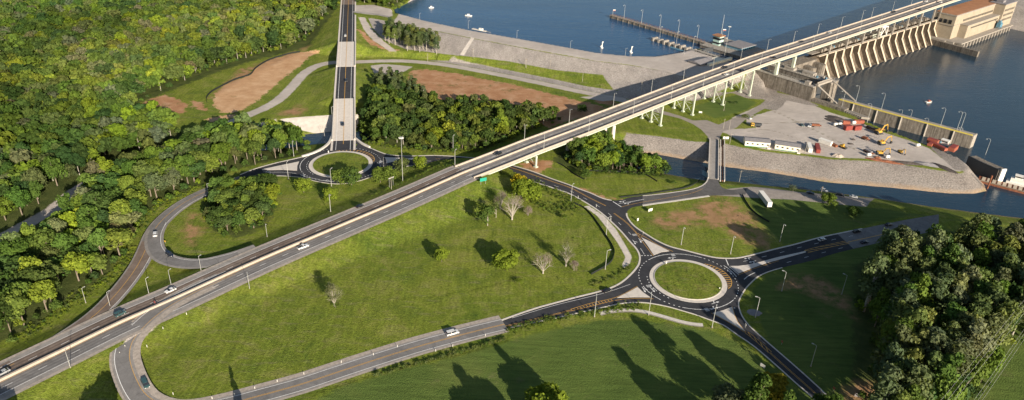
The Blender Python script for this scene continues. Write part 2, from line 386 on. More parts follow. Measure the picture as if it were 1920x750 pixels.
class MB:
    def __init__(s): s.v = []; s.f = []
    def add(s, V, F):
        b = len(s.v); s.v += [tuple(map(float, q)) for q in V]; s.f += [tuple(i+b for i in q) for q in F]; return s
    def box(s, x0, x1, y0, y1, z0, z1):
        V = [(x, y, z) for z in (z0, z1) for y in (y0, y1) for x in (x0, x1)]
        return s.add(V, [(0, 2, 3, 1), (4, 5, 7, 6), (0, 1, 5, 4), (2, 6, 7, 3), (0, 4, 6, 2), (1, 3, 7, 5)])
    def tube(s, pts, radii, n=6, cap=True):
        P = [Vector(tuple(map(float, p))) for p in pts]; b = len(s.v)
        if not hasattr(radii, '__len__'): radii = [radii]*len(P)
        for i, p in enumerate(P):
            d = (P[min(i+1, len(P)-1)]-P[max(i-1, 0)]).normalized()
            a = d.cross(Vector((0, 0, 1)));
            if a.length < .05: a = d.cross(Vector((1, 0, 0)))
            a.normalize(); c = d.cross(a)
            for k in range(n):
                t = 2*PI*k/n; q = p+(a*math.cos(t)+c*math.sin(t))*radii[i]; s.v.append(tuple(q))
        for i in range(len(P)-1):
            for k in range(n):
                s.f.append((b+i*n+k, b+i*n+(k+1) % n, b+(i+1)*n+(k+1) % n, b+(i+1)*n+k))
        if cap: s.f.append(tuple(b+k for k in range(n))[::-1]); s.f.append(tuple(b+(len(P)-1)*n+k for k in range(n)))
        return s
    def prism(s, poly, z0, z1):
        """poly: list of (x,y); vertical prism"""
        n = len(poly); tr = tessellate_polygon([[Vector((float(p[0]), float(p[1]), 0)) for p in poly]])
        V = [(p[0], p[1], z0) for p in poly]+[(p[0], p[1], z1) for p in poly]
        F = [tuple(i+n for i in t) for t in tr]+[tuple(t)[::-1] for t in tr]+[(i, (i+1) % n, (i+1) % n+n, i+n) for i in range(n)]
        return s.add(V, F)
    def extr(s, prof, y0, y1, axis='y'):
        """profile (x,z) extruded along y"""
        n = len(prof); tr = tessellate_polygon([[Vector((float(p[0]), float(p[1]), 0)) for p in prof]])
        V = [(p[0], y0, p[1]) for p in prof]+[(p[0], y1, p[1]) for p in prof]
        if axis == 'x': V = [(q[1], q[0], q[2]) for q in V]
        F = [tuple(t) for t in tr]+[tuple(i+n for i in t)[::-1] for t in tr]+[(i, i+n, (i+1) % n+n, (i+1) % n) for i in range(n)]
        return s.add(V, F)
    def xf(s, M):
        s.v = [tuple(M @ Vector(q)) for q in s.v]; return s
    def o(s, name, mat, parent=None, smooth_=False): 
        ob = mk(name, s.v, s.f, mat, parent, smooth_)
        bm = bmesh.new(); bm.from_mesh(ob.data); bmesh.ops.recalc_face_normals(bm, faces=bm.faces); bm.to_mesh(ob.data); bm.free()
        return ob
def offs(P, d):
    P = np.asarray(P, float); T_ = np.gradient(P[:, :2], axis=0); T_ /= np.hypot(*T_.T)[:, None]+1e-9
    Q = P.copy(); Q[:, 0] += -T_[:, 1]*d; Q[:, 1] += T_[:, 0]*d; return Q
def ribbon_mesh(P, dl, dr, dz):
    """sheet along P between left offset dl and right offset -dr"""
    a, b = offs(P, dl), offs(P, -dr); a[:, 2] += dz; b[:, 2] += dz; n = len(P)
    V = np.r_[a, b]; F = [(i, n+i, n+i+1, i+1) for i in range(n-1)]
    return V, F
def strip_solid(mb, P, dl, dr, z0, z1):
    """solid strip, rectangular section, along P"""
    a, b = offs(P, dl), offs(P, -dr); n = len(P)
    V = []
    for A, z in ((a, z0), (b, z0), (a, z1), (b, z1)):
        Q = A.copy(); Q[:, 2] += z; V += [tuple(q) for q in Q]
    F = []
    for i in range(n-1):
        F += [(2*n+i, 3*n+i, 3*n+i+1, 2*n+i+1), (i, i+1, n+i+1, n+i), (i, 2*n+i, 2*n+i+1, i+1), (n+i, n+i+1, 3*n+i+1, 3*n+i)]
    F += [(0, n, 3*n, 2*n), (n-1, 2*n-1, 4*n-1, 3*n-1)]
    mb.add(V, F)
def sheet(name, poly, mat, z):
    tr = tessellate_polygon([[Vector((float(p[0]), float(p[1]), 0)) for p in poly]])
    V = [(p[0], p[1], (p[2] if len(p) > 2 else 0)+z) for p in poly]
    return struct(MB().add(V, tr).o(name, mat))
def M4(loc, rz=0): return Matrix.Translation(Vector(tuple(map(float, loc)))) @ Matrix.Rotation(rz, 4, 'Z')
def hd(px, py, dx, dy, z=0):
    a = W(px, py, z); b = W(px+dx, py+dy, z); return math.atan2(b[1]-a[1], b[0]-a[0])

# ------------------------------------------------------------------ ground
def axis(lo, hi, step, far, grow=1.16):
    a = list(np.arange(lo, hi+step, step)); s = step; x = a[-1]
    while x < far: s *= grow; x += s; a.append(x)
    s = step; x = a[0]; pre = []
    while x > -far: s *= grow; x -= s; pre.append(x)
    return np.array(pre[::-1]+a)
gx = axis(-640, 700, 2.2, 7000); gy = axis(150, 1060, 2.2, 9000)
GX, GY = np.meshgrid(gx, gy); fx, fy = GX.ravel(), GY.ravel()
GZ = H(fx, fy)
nx, ny = len(gx), len(gy)
me = bpy.data.meshes.new('ground')
me.vertices.add(nx*ny); me.vertices.foreach_set('co', np.stack([fx, fy, GZ], 1).ravel())
ii = (np.arange(ny-1)[:, None]*nx+np.arange(nx-1)[None]).ravel()
quads = np.stack([ii, ii+1, ii+nx+1, ii+nx], 1).ravel()
me.loops.add(len(quads)); me.loops.foreach_set('vertex_index', quads.astype(np.int32))
me.polygons.add(len(ii)); me.polygons.foreach_set('loop_start', (np.arange(len(ii))*4).astype(np.int32))
me.update(calc_edges=True); me.validate(); me.shade_smooth()
me.materials.append(MATS['ground'])
ground = struct(bpy.data.objects.new('ground', me)); COL.objects.link(ground)

def buf(path, r, z=None):
    """closed polygon around a pixel path, r metres each side"""
    P = resample(smooth(TT(path), 4), 6); return np.r_[offs(P, r), offs(P, -r)[::-1]]
LOWROAD = [(-40, 480), (0, 448), (50, 420), (100, 392), (150, 352), (230, 316), (300, 292), (350, 268), (400, 247), (450, 222), (495, 203), (525, 185), (550, 160), (570, 138), (593, 124), (620, 117.5), (660, 116.5), (740, 114), (800, 117.5), (850, 124), (920, 137), (1000, 153), (1080, 170), (1140, 182), (1200, 196), (1240, 207)]
SHADOWED = None
A_ = {}
A_['a_road'] = [
    TT([(1190, 192), (1240, 207), (1275, 217), (1300, 226), (1325, 225), (1347, 234), (1370, 224), (1400, 212), (1425, 196), (1440, 200), (1400, 222), (1380, 240), (1356, 246), (1350, 256), (1350, 262), (1328, 262), (1327, 256), (1315, 243), (1300, 233), (1275, 222), (1242, 214), (1200, 202)]),
    TT([(1355, 355), (1440, 352), (1500, 360), (1640, 372), (1625, 388), (1560, 382), (1480, 374), (1430, 372), (1340, 366)])]
A_['a_grav'] = [buf(LOWROAD, 4.3), TT([(1398, 238), (1400, 225), (1440, 205), (1460, 190), (1490, 183), (1520, 195), (1560, 212), (1600, 224), (1650, 246), (1700, 262), (1742, 278), (1765, 296), (1800, 302), (1812, 312), (1800, 322), (1750, 313), (1690, 303), (1640, 298), (1560, 295), (1500, 287), (1440, 281), (1395, 270), (1376, 258), (1362, 250), (1345, 246), (1350, 238), (1400, 242)]),
    TT([(665, 10), (700, 9), (735, 19), (736, 31), (690, 27), (668, 24)]),
    TT([(695, 123), (720, 120), (775, 125), (758, 134), (735, 141), (702, 137)]),
    TT([(672, 32), (684, 33), (700, 58), (720, 78), (745, 97), (730, 96), (700, 76), (682, 55)]),
    buf([(735, 37), (800, 51), (880, 67), (1000, 89), (1120, 111), (1180, 117), (1240, 121), (1290, 116), (1345, 100)], 2.8),
    TT([(1235, 122), (1290, 106), (1340, 94), (1400, 115), (1430, 128), (1345, 132), (1290, 142)]),
    TT([(1370, 222), (1430, 195), (1445, 197), (1400, 224)]),
    TT([(1085, 182), (1130, 190), (1180, 182), (1140, 178)]),
    TT([(232, 640), (270, 605), (300, 590), (310, 598), (262, 640), (238, 662)]),
    buf([(470, 235), (500, 233), (520, 228)], 3)]
A_['a_damrock'] = [TT([(690, 33), (735, 41), (800, 55), (880, 71), (1000, 94), (1120, 115), (1180, 122), (1245, 133), (1290, 146), (1345, 136), (1400, 130), (1395, 150), (1330, 178), (1300, 188), (1245, 190), (1200, 180), (1150, 167), (1130, 140), (1040, 131), (960, 116), (900, 108), (830, 101), (760, 92), (720, 75), (700, 55)]),
    TT([(800, 113), (850, 112), (900, 121), (960, 133), (1040, 149), (1100, 162), (1170, 172), (1230, 182), (1245, 200), (1200, 190), (1140, 178), (1080, 166), (1000, 149), (920, 133), (850, 120)])]
A_['a_rock'] = [TT([(1398, 128), (1440, 130), (1456, 140), (1456, 180), (1420, 178), (1395, 165)]), TT([(1175, 249), (1200, 252), (1240, 256), (1300, 265), (1330, 266), (1330, 309), (1290, 302), (1230, 290), (1160, 285)]),
    TT([(1355, 268), (1390, 276), (1440, 285), (1500, 291), (1560, 299), (1640, 302), (1690, 308), (1750, 318), (1805, 325), (1822, 312), (1812, 303), (1852, 335), (1860, 355), (1828, 364), (1780, 363), (1700, 357), (1600, 348), (1500, 335), (1440, 325), (1360, 315), (1330, 309)]),
    TT([(1745, 278), (1765, 280), (1800, 295), (1845, 322), (1860, 352), (1825, 330), (1790, 318)]),
    TT([(1290, 184), (1330, 172), (1395, 168), (1445, 170), (1450, 188), (1400, 184), (1372, 174), (1330, 183), (1300, 190)]),
    TT([(1422, 200), (1436, 186), (1450, 172), (1500, 182), (1540, 200), (1510, 196), (1475, 188), (1466, 200), (1455, 207), (1440, 205)])]
A_['a_dirt'] = [TT([(770, 133), (800, 130), (850, 137), (900, 147), (960, 158), (1010, 170), (1060, 183), (1110, 194), (1135, 201), (1110, 216), (1060, 228), (1030, 240), (1000, 222), (940, 205), (880, 200), (830, 190), (790, 175), (765, 150)]),
    TT([(669, 53), (680, 58), (700, 76), (725, 92), (748, 99), (735, 102), (705, 88), (685, 75)]),
    TT([(975, 306), (1010, 300), (1032, 302), (1036, 309), (1015, 322), (1000, 324), (980, 318)]),
    TT([(1078, 352), (1100, 356), (1135, 370), (1165, 373), (1150, 376), (1120, 372), (1090, 360)]),
    TT([(1110, 184), (1150, 190), (1170, 196), (1150, 199), (1120, 193)]),
    TT([(265, 200), (275, 188), (310, 178), (335, 186), (352, 197), (345, 212), (320, 214), (300, 219), (285, 212)]),
    TT([(355, 190), (372, 190), (390, 205), (384, 209), (366, 202)])]
A_['a_sand'] = [TT([(598, 95), (580, 105), (567, 120), (547, 135), (527, 150), (507, 168), (480, 190), (455, 205), (430, 213), (412, 210), (400, 195), (402, 178), (420, 160), (445, 150), (470, 140), (478, 128), (505, 113), (540, 103), (575, 96)]),
    TT([(380, 225), (400, 220), (440, 214), (445, 219), (400, 228)])]
A_['a_patch'] = [TT([(1290, 395), (1335, 368), (1365, 370), (1380, 385), (1410, 400), (1435, 440), (1450, 470), (1400, 455), (1360, 435), (1320, 420), (1250, 430), (1220, 415), (1240, 400)]),
    TT([(345, 430), (360, 400), (385, 405), (375, 440), (360, 460), (345, 450)]),
    TT([(1250, 508), (1290, 500), (1330, 520), (1320, 545), (1270, 540)]),
    TT([(1460, 540), (1490, 515), (1540, 520), (1580, 550), (1610, 600), (1560, 570), (1500, 545)]),
    TT([(520, 215), (560, 196), (575, 205), (560, 216)]), TT([(1160, 440), (1190, 460), (1250, 480), (1230, 470), (1180, 440)]),
    TT([(1565, 745), (1600, 715), (1640, 720), (1660, 760), (1600, 790)]), TT([(390, 185), (450, 130), (580, 85), (560, 100), (470, 140), (400, 180)])]
A_['a_tracks_and_lines'] = [buf(q, .28) for q in ([(545, 655), (548, 625), (565, 602), (600, 583), (640, 570)], [(720, 560), (800, 556), (870, 545), (930, 532), (1000, 510)], [(720, 563), (800, 559.5), (870, 548.5), (930, 535.5), (1000, 513.5)], [(1018, 440), (1030, 465), (1050, 488)], [(1024, 438), (1036, 463), (1056, 486)], [(330, 590), (300, 620), (285, 660), (300, 700), (340, 728)], [(490, 560), (560, 530), (640, 500), (700, 470)])]
A_['a_tracks_and_lines'] += [buf(q, .8) for q in ([(965, 606), (1040, 588), (1110, 573), (1150, 566)][:0] or [(560, 749), (640, 722), (740, 692), (830, 671), (900, 655), (955, 637)], [(1285, 355), (1240, 363), (1200, 369)], [(225, 190), (300, 168), (390, 135), (470, 112)], [(1448, 208), (1480, 222), (1530, 246), (1580, 270), (1640, 296)], [(1395, 232), (1440, 231), (1500, 229), (1550, 226)], [(1400, 247), (1440, 243), (1500, 262), (1560, 280)])]  # darker lines along road edges, the wood edge and across the yard
A_['a_tracks_and_lines'] += [buf(q, .35) for q in ([(1452, 206), (1490, 224), (1545, 250), (1600, 276), (1690, 296)], [(1600, 240), (1660, 262), (1720, 288), (1780, 306)], [(1540, 232), (1600, 252), (1680, 282), (1740, 300)], [(1500, 200), (1560, 226), (1620, 240)])]
A_['a_conc'] = [TT([(523, 223), (560, 219.5), (602, 216.5), (640, 214), (672, 214), (672, 238), (625, 246), (590, 250), (560, 243)]),
    TT([(1095, 387), (1103, 385), (1118, 395), (1133, 405), (1155, 430), (1170, 455), (1180, 472), (1185, 482), (1180, 496), (1170, 503), (1166, 498), (1173, 482), (1158, 455), (1140, 430), (1120, 405)]),
        buf([(858, 58), (868, 72), (877, 66), (884, 72)][2:], .5), TT([(884, 70), (890, 71), (870, 104), (862, 103)])]
A_['a_lawn'] = [TT([(560, 770), (640, 725), (760, 690), (860, 668), (960, 638), (1040, 617), (1120, 600), (1200, 600), (1280, 612), (1340, 622), (1400, 652), (1450, 690), (1520, 760), (1800, 1300), (-400, 1300), (200, 900)]),
    TT([(1330, 190), (1380, 178), (1420, 192), (1400, 206), (1360, 218), (1340, 222), (1320, 212), (1300, 200)]),
    TT([(1355, 347), (1440, 356), (1480, 372), (1660, 392), (1900, 430), (2000, 900), (1560, 800), (1420, 650), (1390, 560), (1450, 505), (1640, 455), (1900, 420), (1700, 405), (1570, 435), (1470, 460), (1420, 410), (1400, 368)])]
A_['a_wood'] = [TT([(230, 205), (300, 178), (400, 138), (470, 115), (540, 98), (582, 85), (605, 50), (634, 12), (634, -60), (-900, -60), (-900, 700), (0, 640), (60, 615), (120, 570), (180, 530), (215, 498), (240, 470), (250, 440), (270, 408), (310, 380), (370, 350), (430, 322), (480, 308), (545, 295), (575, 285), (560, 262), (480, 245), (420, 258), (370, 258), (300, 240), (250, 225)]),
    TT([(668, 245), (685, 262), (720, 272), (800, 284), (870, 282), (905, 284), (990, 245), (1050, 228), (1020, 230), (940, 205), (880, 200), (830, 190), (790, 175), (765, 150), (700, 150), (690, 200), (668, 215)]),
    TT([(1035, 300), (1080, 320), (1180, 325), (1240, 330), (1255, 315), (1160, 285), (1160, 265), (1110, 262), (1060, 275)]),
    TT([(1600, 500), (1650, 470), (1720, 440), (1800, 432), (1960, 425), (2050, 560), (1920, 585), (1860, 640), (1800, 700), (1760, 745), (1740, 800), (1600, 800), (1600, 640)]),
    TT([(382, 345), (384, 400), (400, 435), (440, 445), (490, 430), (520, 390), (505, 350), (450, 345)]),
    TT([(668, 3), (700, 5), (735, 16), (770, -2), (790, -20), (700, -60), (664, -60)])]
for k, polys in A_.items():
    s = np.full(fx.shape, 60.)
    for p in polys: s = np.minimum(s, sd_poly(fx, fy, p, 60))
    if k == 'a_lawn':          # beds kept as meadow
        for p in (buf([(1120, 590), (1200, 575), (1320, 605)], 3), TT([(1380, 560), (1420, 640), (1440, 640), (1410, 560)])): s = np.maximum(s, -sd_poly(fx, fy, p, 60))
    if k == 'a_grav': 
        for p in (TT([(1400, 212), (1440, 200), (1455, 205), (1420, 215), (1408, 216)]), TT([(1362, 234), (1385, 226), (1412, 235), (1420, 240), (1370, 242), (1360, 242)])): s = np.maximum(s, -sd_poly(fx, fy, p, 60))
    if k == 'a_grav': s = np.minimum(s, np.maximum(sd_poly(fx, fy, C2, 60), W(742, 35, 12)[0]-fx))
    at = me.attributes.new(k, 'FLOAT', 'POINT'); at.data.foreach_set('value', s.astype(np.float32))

# water sheets
def water_sheet(name, poly, z, mat):
    return sheet(name, [(p[0], p[1], z) for p in poly], mat, 0)
water_sheet('river', [ST(-400, -330)[:2], ST(-400, 40)[:2], ST(300, 40)[:2], ST(330, 6)[:2], ST(3000, 6)[:2], ST(3000, -900)[:2], ST(600, -900)[:2]], ZW, 'river_water_mat')
lk = [p for p in LAKE]
water_sheet('lake', [W(744, 27, ZL)[:2], W(800, 43.5, ZL)[:2], W(880, 60.5, ZL)[:2], W(1000, 81.5, ZL)[:2], W(1120, 103.5, ZL)[:2], W(1180, 110, ZL)[:2], W(1235, 110, ZL)[:2], W(1275, 103, ZL)[:2], W(1311, 95, ZL)[:2], ST(321, 68)[:2], ST(321, 10)[:2], ST(4000, 10)[:2], ST(4000, 4000)[:2], ST(0, 4000)[:2], W(850, -70, ZL)[:2], W(790, -12, ZL)[:2], W(757, 7, ZL)[:2], W(738, 17, ZL)[:2]], ZL, 'lake_water_mat')
water_sheet('lock_water', [ST(320, 74)[:2], ST(339, 74)[:2], ST(339, -42)[:2], ST(320, -42)[:2]], 1.0, 'river_water_mat')
water_sheet('creek', CRK_IN[:, :2], -6.2, 'river_water_mat')

# ------------------------------------------------------------------ roads
def poly_px(pts, n=3): return smooth(pl(pts), n)
R1C, R1R = W(0, 0, 0)*0+np.array([-107.6, 412.9, 0]), 19.5
R2C, R2R = np.array([87.2, 298.8, 0]), 18.6
eA = [(925, 317), (943, 322), (972, 332), (1007, 343), (1039, 353), (1065, 362), (1083, 371), (1106.7, 385), (1126.7, 398.7), (1146.7, 416.3), (1165.3, 434.7), (1180, 452), (1193.3, 466.7), (1199.5, 480), (1198.7, 493), (1193.3, 502.7), (1182.7, 514.7), (1166.7, 528.7), (1146.7, 539.3), (1115, 549), (1080, 557.5), (1045, 567), (1010, 576.5), (975, 588), (940.5, 600.5)]
eB = [(952.6, 616), (990, 607.5), (1035, 598), (1075, 589), (1115, 580), (1160, 570), (1186.7, 567.3), (1209, 567.6), (1226.7, 570), (1253, 575.3), (1280, 583), (1305, 590.5), (1333, 600.7), (1357, 610), (1381, 627), (1413, 648.7), (1453, 683), (1493, 719), (1528, 750), (1580, 797), (1640, 850)]
eC = [(1700, 850), (1620, 797), (1560, 750), (1533, 724.7), (1493, 688.7), (1453, 654), (1421, 626), (1402, 608), (1391, 592), (1385.5, 577), (1385, 566), (1391, 552.7), (1399, 540), (1409, 529.5), (1421, 519), (1440, 510), (1466.7, 502), (1500, 494), (1528, 487), (1566.7, 475), (1609, 464.7), (1640, 457), (1700, 444), (1760, 432)]
eD = [(1760, 402), (1700, 412), (1640, 424), (1572, 438), (1543, 444), (1520, 450), (1489, 458.7), (1461, 465.3), (1426.7, 474), (1400, 480.7), (1380, 484.2), (1360, 484.5), (1340, 483), (1313, 477), (1286.7, 470), (1257, 462.7), (1233, 452), (1213, 440), (1193, 427), (1182.7, 417), (1176, 407), (1175, 400), (1178.7, 393), (1189, 388), (1205, 385.5)]
eE = [(1205, 367.2), (1180, 370.5), (1166.7, 374.7), (1146.7, 375.7), (1126.7, 371), (1109, 362.7), (1085, 354), (1067, 346.5), (1033, 334.7), (1000, 322), (960, 310), (925, 302)]
LA, LB, LC, LD, LE = [poly_px(e) for e in (eA, eB, eC, eD, eE)]
sheet('road_new_asphalt', np.r_[LA, LB, LC, LD, LE], 'asphalt_new', .05)
fA = [(450, 328), (480, 316), (520, 305), (547, 299), (575, 292), (592, 286), (606, 278.5), (617, 269), (622, 258), (624, 248)]
fB = [(655, 248), (660, 256), (668, 262), (680, 271), (700, 280), (720, 288), (736, 291), (766.7, 292.7), (813, 291.5), (853, 293.3), (880, 295.5), (900, 298), (935, 305)]
fC = [(935, 319), (905, 312.5), (880, 309.5), (850, 309), (810, 309), (770, 311), (735, 317), (710, 326), (690, 334), (665, 341.5), (640, 345), (615, 343.8), (590, 339.5), (565, 333), (533, 330), (507, 330.5), (480, 334.5), (455, 342)]
FA, FB, FC = [poly_px(e) for e in (fA, fB, fC)]
sheet('roundabout_road', np.r_[FA, FB, FC], 'asphalt_new', .06)
# old side road from the canal bridge
sR = [(1205, 385.5), (1230, 381), (1260, 377), (1298, 371.5), (1330, 367), (1398, 365)]
sL = [(1400, 353), (1372, 356), (1355, 352), (1348, 343), (1346, 333)]
sM = [(1328, 333), (1325, 341), (1314, 349.5), (1293, 356), (1260, 361), (1235, 364.3), (1205, 367.2)]
sheet('side_road', np.r_[poly_px(sR), poly_px(sL), poly_px(sM)], 'asphalt_side', .055)
# old asphalt where the new paving stops
oe = pl([(1570, 438.6), (1600, 466.5), (1640, 457), (1700, 444), (1760, 432), (1760, 402), (1700, 412), (1640, 424)])
sheet('road_old_asphalt', oe, 'asphalt_worn', .062)
# old two lane road to the lower left and the loop ramp
oldc = [(946, 608), (900, 619), (840, 634.5), (780, 651), (700, 676), (630, 699), (560, 722), (480, 744), (420, 760), (360, 772), (310, 772), (270, 757), (249, 733), (235, 700), (231, 676), (238, 650), (262, 622), (300, 590), (350, 561), (410, 533), (465, 510)]
OC = resample(smooth(pl(oldc, 0), 5), 4)
# the ramp climbs to the highway
dOC = np.r_[0, np.cumsum(np.hypot(*np.diff(OC[:, :2], axis=0).T))]; Ltot = dOC[-1]
def seglen(px, py): 
    q = W(px, py, 1); return dOC[int(np.argmin(np.hypot(OC[:, 0]-q[0], OC[:, 1]-q[1])))]
OC[:, 2] = np.interp(dOC, [0, seglen(310, 772), seglen(262, 622), Ltot], [0, 0, 3.0, 3.3])
def ribs(name, P, items):
    for i, (dl, dr, mat, dz) in enumerate(items):
        V, F = ribbon_mesh(P, dl, dr, dz); struct(mk(name if i == 0 else mat, V, F, mat))
isr = dOC > seglen(330, 771)
main = OC[:np.argmax(isr)+2]; ramp = OC[np.argmax(isr)+1:]
for nm, P, rows in (('old_road', main, [(5.6, 6.8, 'gravel_shoulder', .04), (4.6, 4.6, 'asphalt_lane', .055), (3.5, 3.5, 'asphalt_worn', .07)]),
                    ('loop_ramp', ramp, [(4.6, 6.6, 'gravel_shoulder', .10), (3.8, 3.8, 'asphalt_lane', .13), (2.8, 2.6, 'asphalt_worn', .15)])):
    for dl, dr, mat, dz in rows:
        V, F = ribbon_mesh(P, dl, dr, dz); struct(mk(nm+('_shoulder' if 'grav' in mat else '_lane' if 'lane' in mat else ''), V, F, mat))
marks_w, marks_y = MB(), MB()
def line(mb, P, off, wd, dz, dash=None):
    P = resample(P, 1.5 if dash else 3)
    if dash:
        d = np.r_[0, np.cumsum(np.hypot(*np.diff(P[:, :2], axis=0).T))]; a = dash[2] if len(dash) > 2 else 0
        while a+dash[0] < d[-1]:
            q = np.linspace(a, a+dash[0], 3); S = np.stack([np.interp(q, d, P[:, k]) for k in range(3)], 1)
            V, F = ribbon_mesh(offs(S, off), wd/2, wd/2, dz); mb.add(V, F); a += dash[0]+dash[1]
    else:
        V, F = ribbon_mesh(P, off+wd/2, wd/2-off, dz); mb.add(V, F)
line(marks_y, main, .25, .18, .09); line(marks_y, main, -.2, .18, .09)
line(marks_w, main, 3.5, .2, .09); line(marks_w, main, -3.5, .2, .09)
line(marks_w, ramp, 2.7, .22, .18); line(marks_y, ramp, -2.6, .2, .18)

gt = resample(smooth(pl([(1124, 588), (1140, 584), (1165, 581.5), (1190, 581.5), (1215, 585.5), (1245, 593.5), (1272, 601.5), (1297, 607), (1318, 609)]), 4), 2.5)
V, F = ribbon_mesh(gt, 1.0, 1.0, .06); struct(mk('gutter', V, F, 'kerb_mat')); V, F = ribbon_mesh(gt, -1.0, 1.7, .05); struct(mk('gutter_bed', V, F, 'concrete'))
# highway carriageways (median line HW continues into the bridge deck)
HWs = smooth(HW, 6); HWs = resample(np.r_[HWs, [np.r_[ST(3, 0)[:2], deck_z(3)]]], 4)
for off, wid, mat, dz, nm in ((0, 12.0, 'gravel_shoulder', .05, 'highway_gravel_shoulder'), (0, 10.4, 'asphalt_lane', .08, 'highway_shoulder'),):
    V, F = ribbon_mesh(HWs, wid, wid, dz); struct(mk(nm, V, F, mat))
V, F = ribbon_mesh(HWs, 7.8, -.6, .11); struct(mk('highway_north_carriageway', V, F, 'asphalt_brown'))
V, F = ribbon_mesh(HWs, -.6, 7.8, .11); struct(mk('highway_south_carriageway', V, F, 'asphalt_worn'))
for nm_, sg, mt in (('north', 1, 'wheel_brown'), ('south', -1, 'wheel_grey')):
    m = MB()
    for o_ in (1.75, 3.45, 5.15, 6.9): V, F = ribbon_mesh(HWs, sg*o_+.32, .32-sg*o_, .125); m.add(V, F)
    struct(m.o('highway_wheel_tracks', mt))
for s_ in (1, -1):
    line(marks_w, HWs, 7.8*s_, .22, .14); line(marks_w, HWs, 4.3*s_, .2, .14, (3.2, 9, 2)); line(marks_y, HWs, .95*s_, .16, .14)
mbb = MB(); strip_solid(mbb, HWs, .45, .45, .05, 1.15)
mb_o = mbb.o('median_barrier', 'barrier_mat'); tag(mb_o, 'long pale concrete barrier down the middle of the highway embankment', 'barrier')

# ramps on the north side
def ramp_px(pts, z): return resample(smooth(np.array([W(a, b, c) for (a, b), c in zip(pts, z)]), 5), 3)
r1 = [(455, 335), (425, 345), (390, 358), (355, 375), (325, 395), (300, 418), (285, 440), (276, 462), (262, 492), (240, 525), (208, 563), (170, 598), (120, 632), (60, 665), (0, 696), (-80, 735)]
RA = ramp_px(r1, [0, 0, 0, .3, .5, .8, 1.1, 1.3, 1.6, 2, 2.4, 2.7, 2.8, 2.8, 2.8, 2.7])
V, F = ribbon_mesh(RA, 4.8, 4.2, .12); struct(mk('slip_road_shoulder', V, F, 'asphalt_lane'))
V, F = ribbon_mesh(RA[:int(len(RA)*.42)], 3.4, 3.4, .145); struct(mk('slip_road', V, F, 'asphalt_worn'))
V, F = ribbon_mesh(RA[int(len(RA)*.42)-1:], 3.4, 3.4, .145); struct(mk('slip_road_lower', V, F, 'asphalt_brown'))
line(marks_w, RA, 3.5, .2, .17); line(marks_y, RA, -.1, .22, .18)
r2 = [(300, 418), (290, 440), (290, 462), (300, 478), (318, 488), (345, 494), (380, 494), (415, 487), (450, 477), (482, 466)]
RB2 = ramp_px(r2, [.8, 1.2, 1.5, 1.8, 2.1, 2.4, 2.7, 3, 3.2, 3.4])
V, F = ribbon_mesh(RB2, 4.4, 4.4, .10); struct(mk('loop_slip_road_shoulder', V, F, 'asphalt_lane'))
V, F = ribbon_mesh(RB2[:int(len(RB2)*.9)], 3.0, 3.0, .135); struct(mk('loop_slip_road', V, F, 'asphalt_worn'))
line(marks_w, RB2[:int(len(RB2)*.9)], 3.0, .2, .17)

# road over the hill in the north
RBs = resample(smooth(RB, 6), 3)
V, F = ribbon_mesh(RBs, 8.0, 8.0, .10); struct(mk('hill_road_shoulder', V, F, 'concrete_pale'))
V, F = ribbon_mesh(RBs, 6.6, 6.6, .14); struct(mk('hill_road', V, F, 'asphalt_new'))
far = RBs[RBs[:, 1] > W(653, 10, 12)[1]]
V, F = ribbon_mesh(far, 6.6, 6.6, .17); struct(mk('hill_road_old_asphalt', V, F, 'asphalt_brown'))
line(marks_y, RBs[3:], .0, .32, .36); line(marks_w, RBs, 4.6, .25, .36); line(marks_w, RBs, -4.6, .25, .36)
# crest road junction
cj = resample(smooth(TT([(662, 22), (675, 24), (700, 26), (730, 32)]), 4), 3)
V, F = ribbon_mesh(cj, 2.2, 2.2, .12); struct(mk('crest_road', V, F, 'asphalt_grey'))

# splitter islands, aprons, central islands (raised kerbed concrete)
def island(name, pts, mat='concrete_pale', z1=.16, n=1):
    P = smooth(pl(pts), n, True) if n > 1 else pl(pts)
    m = MB().prism([(p[0], p[1]) for p in P], .0, z1); struct(m.o(name, mat))
island('splitter_island', [(1202.7, 445.5), (1215, 462), (1225.5, 478.5), (1240, 473), (1255, 471), (1233, 460)])
island('splitter_island', [(1157, 558.5), (1178, 548), (1195.3, 538.5), (1206, 548.5), (1219, 557.6), (1190, 557.3)])
island('splitter_island', [(1372.5, 575.5), (1356, 582), (1336, 587.3), (1365, 603), (1397, 621.5), (1384, 606), (1377, 592)])
island('splitter_island', [(1368.5, 499), (1385.3, 513), (1397, 508), (1413, 502), (1435, 494), (1460, 487.3), (1511, 473.5), (1510, 471), (1460, 482), (1425, 491.5), (1400, 497), (1383, 499)])
island('splitter_island', [(561, 303), (557.5, 311), (557, 320), (530, 318.5), (492, 319.3), (491, 317.8), (525, 310.5)])
island('splitter_island', [(721, 295), (724.5, 301), (724, 306.5), (735, 304), (746.7, 301), (780, 298.6), (780, 296.6), (745, 296)])
island('splitter_island', [(630.7, 275.2), (645, 272.5), (660, 274), (653, 263), (647, 252), (640, 265)])
for c, r in ((R1C, R1R), (R2C, R2R)):
    ang = np.linspace(0, 2*PI, 73)[:-1]
    for nm, ra, z1, mt in (('island_apron', r, .10, 'concrete_pale'), ('island_kerb', r-2.1, .28, 'kerb_mat'), ('island_grass', r-2.5, .34, 'ground')):
        m = MB().prism([(c[0]+ra*math.cos(a), c[1]+ra*math.sin(a)) for a in ang], 0, z1)
        o_ = struct(m.o(nm, mt))
        if mt == 'ground':
            for k in A_:
                at = o_.data.attributes.new(k, 'FLOAT', 'POINT'); at.data.foreach_set('value', np.full(len(o_.data.vertices), 3.0 if k == 'a_patch' else 60., np.float32))
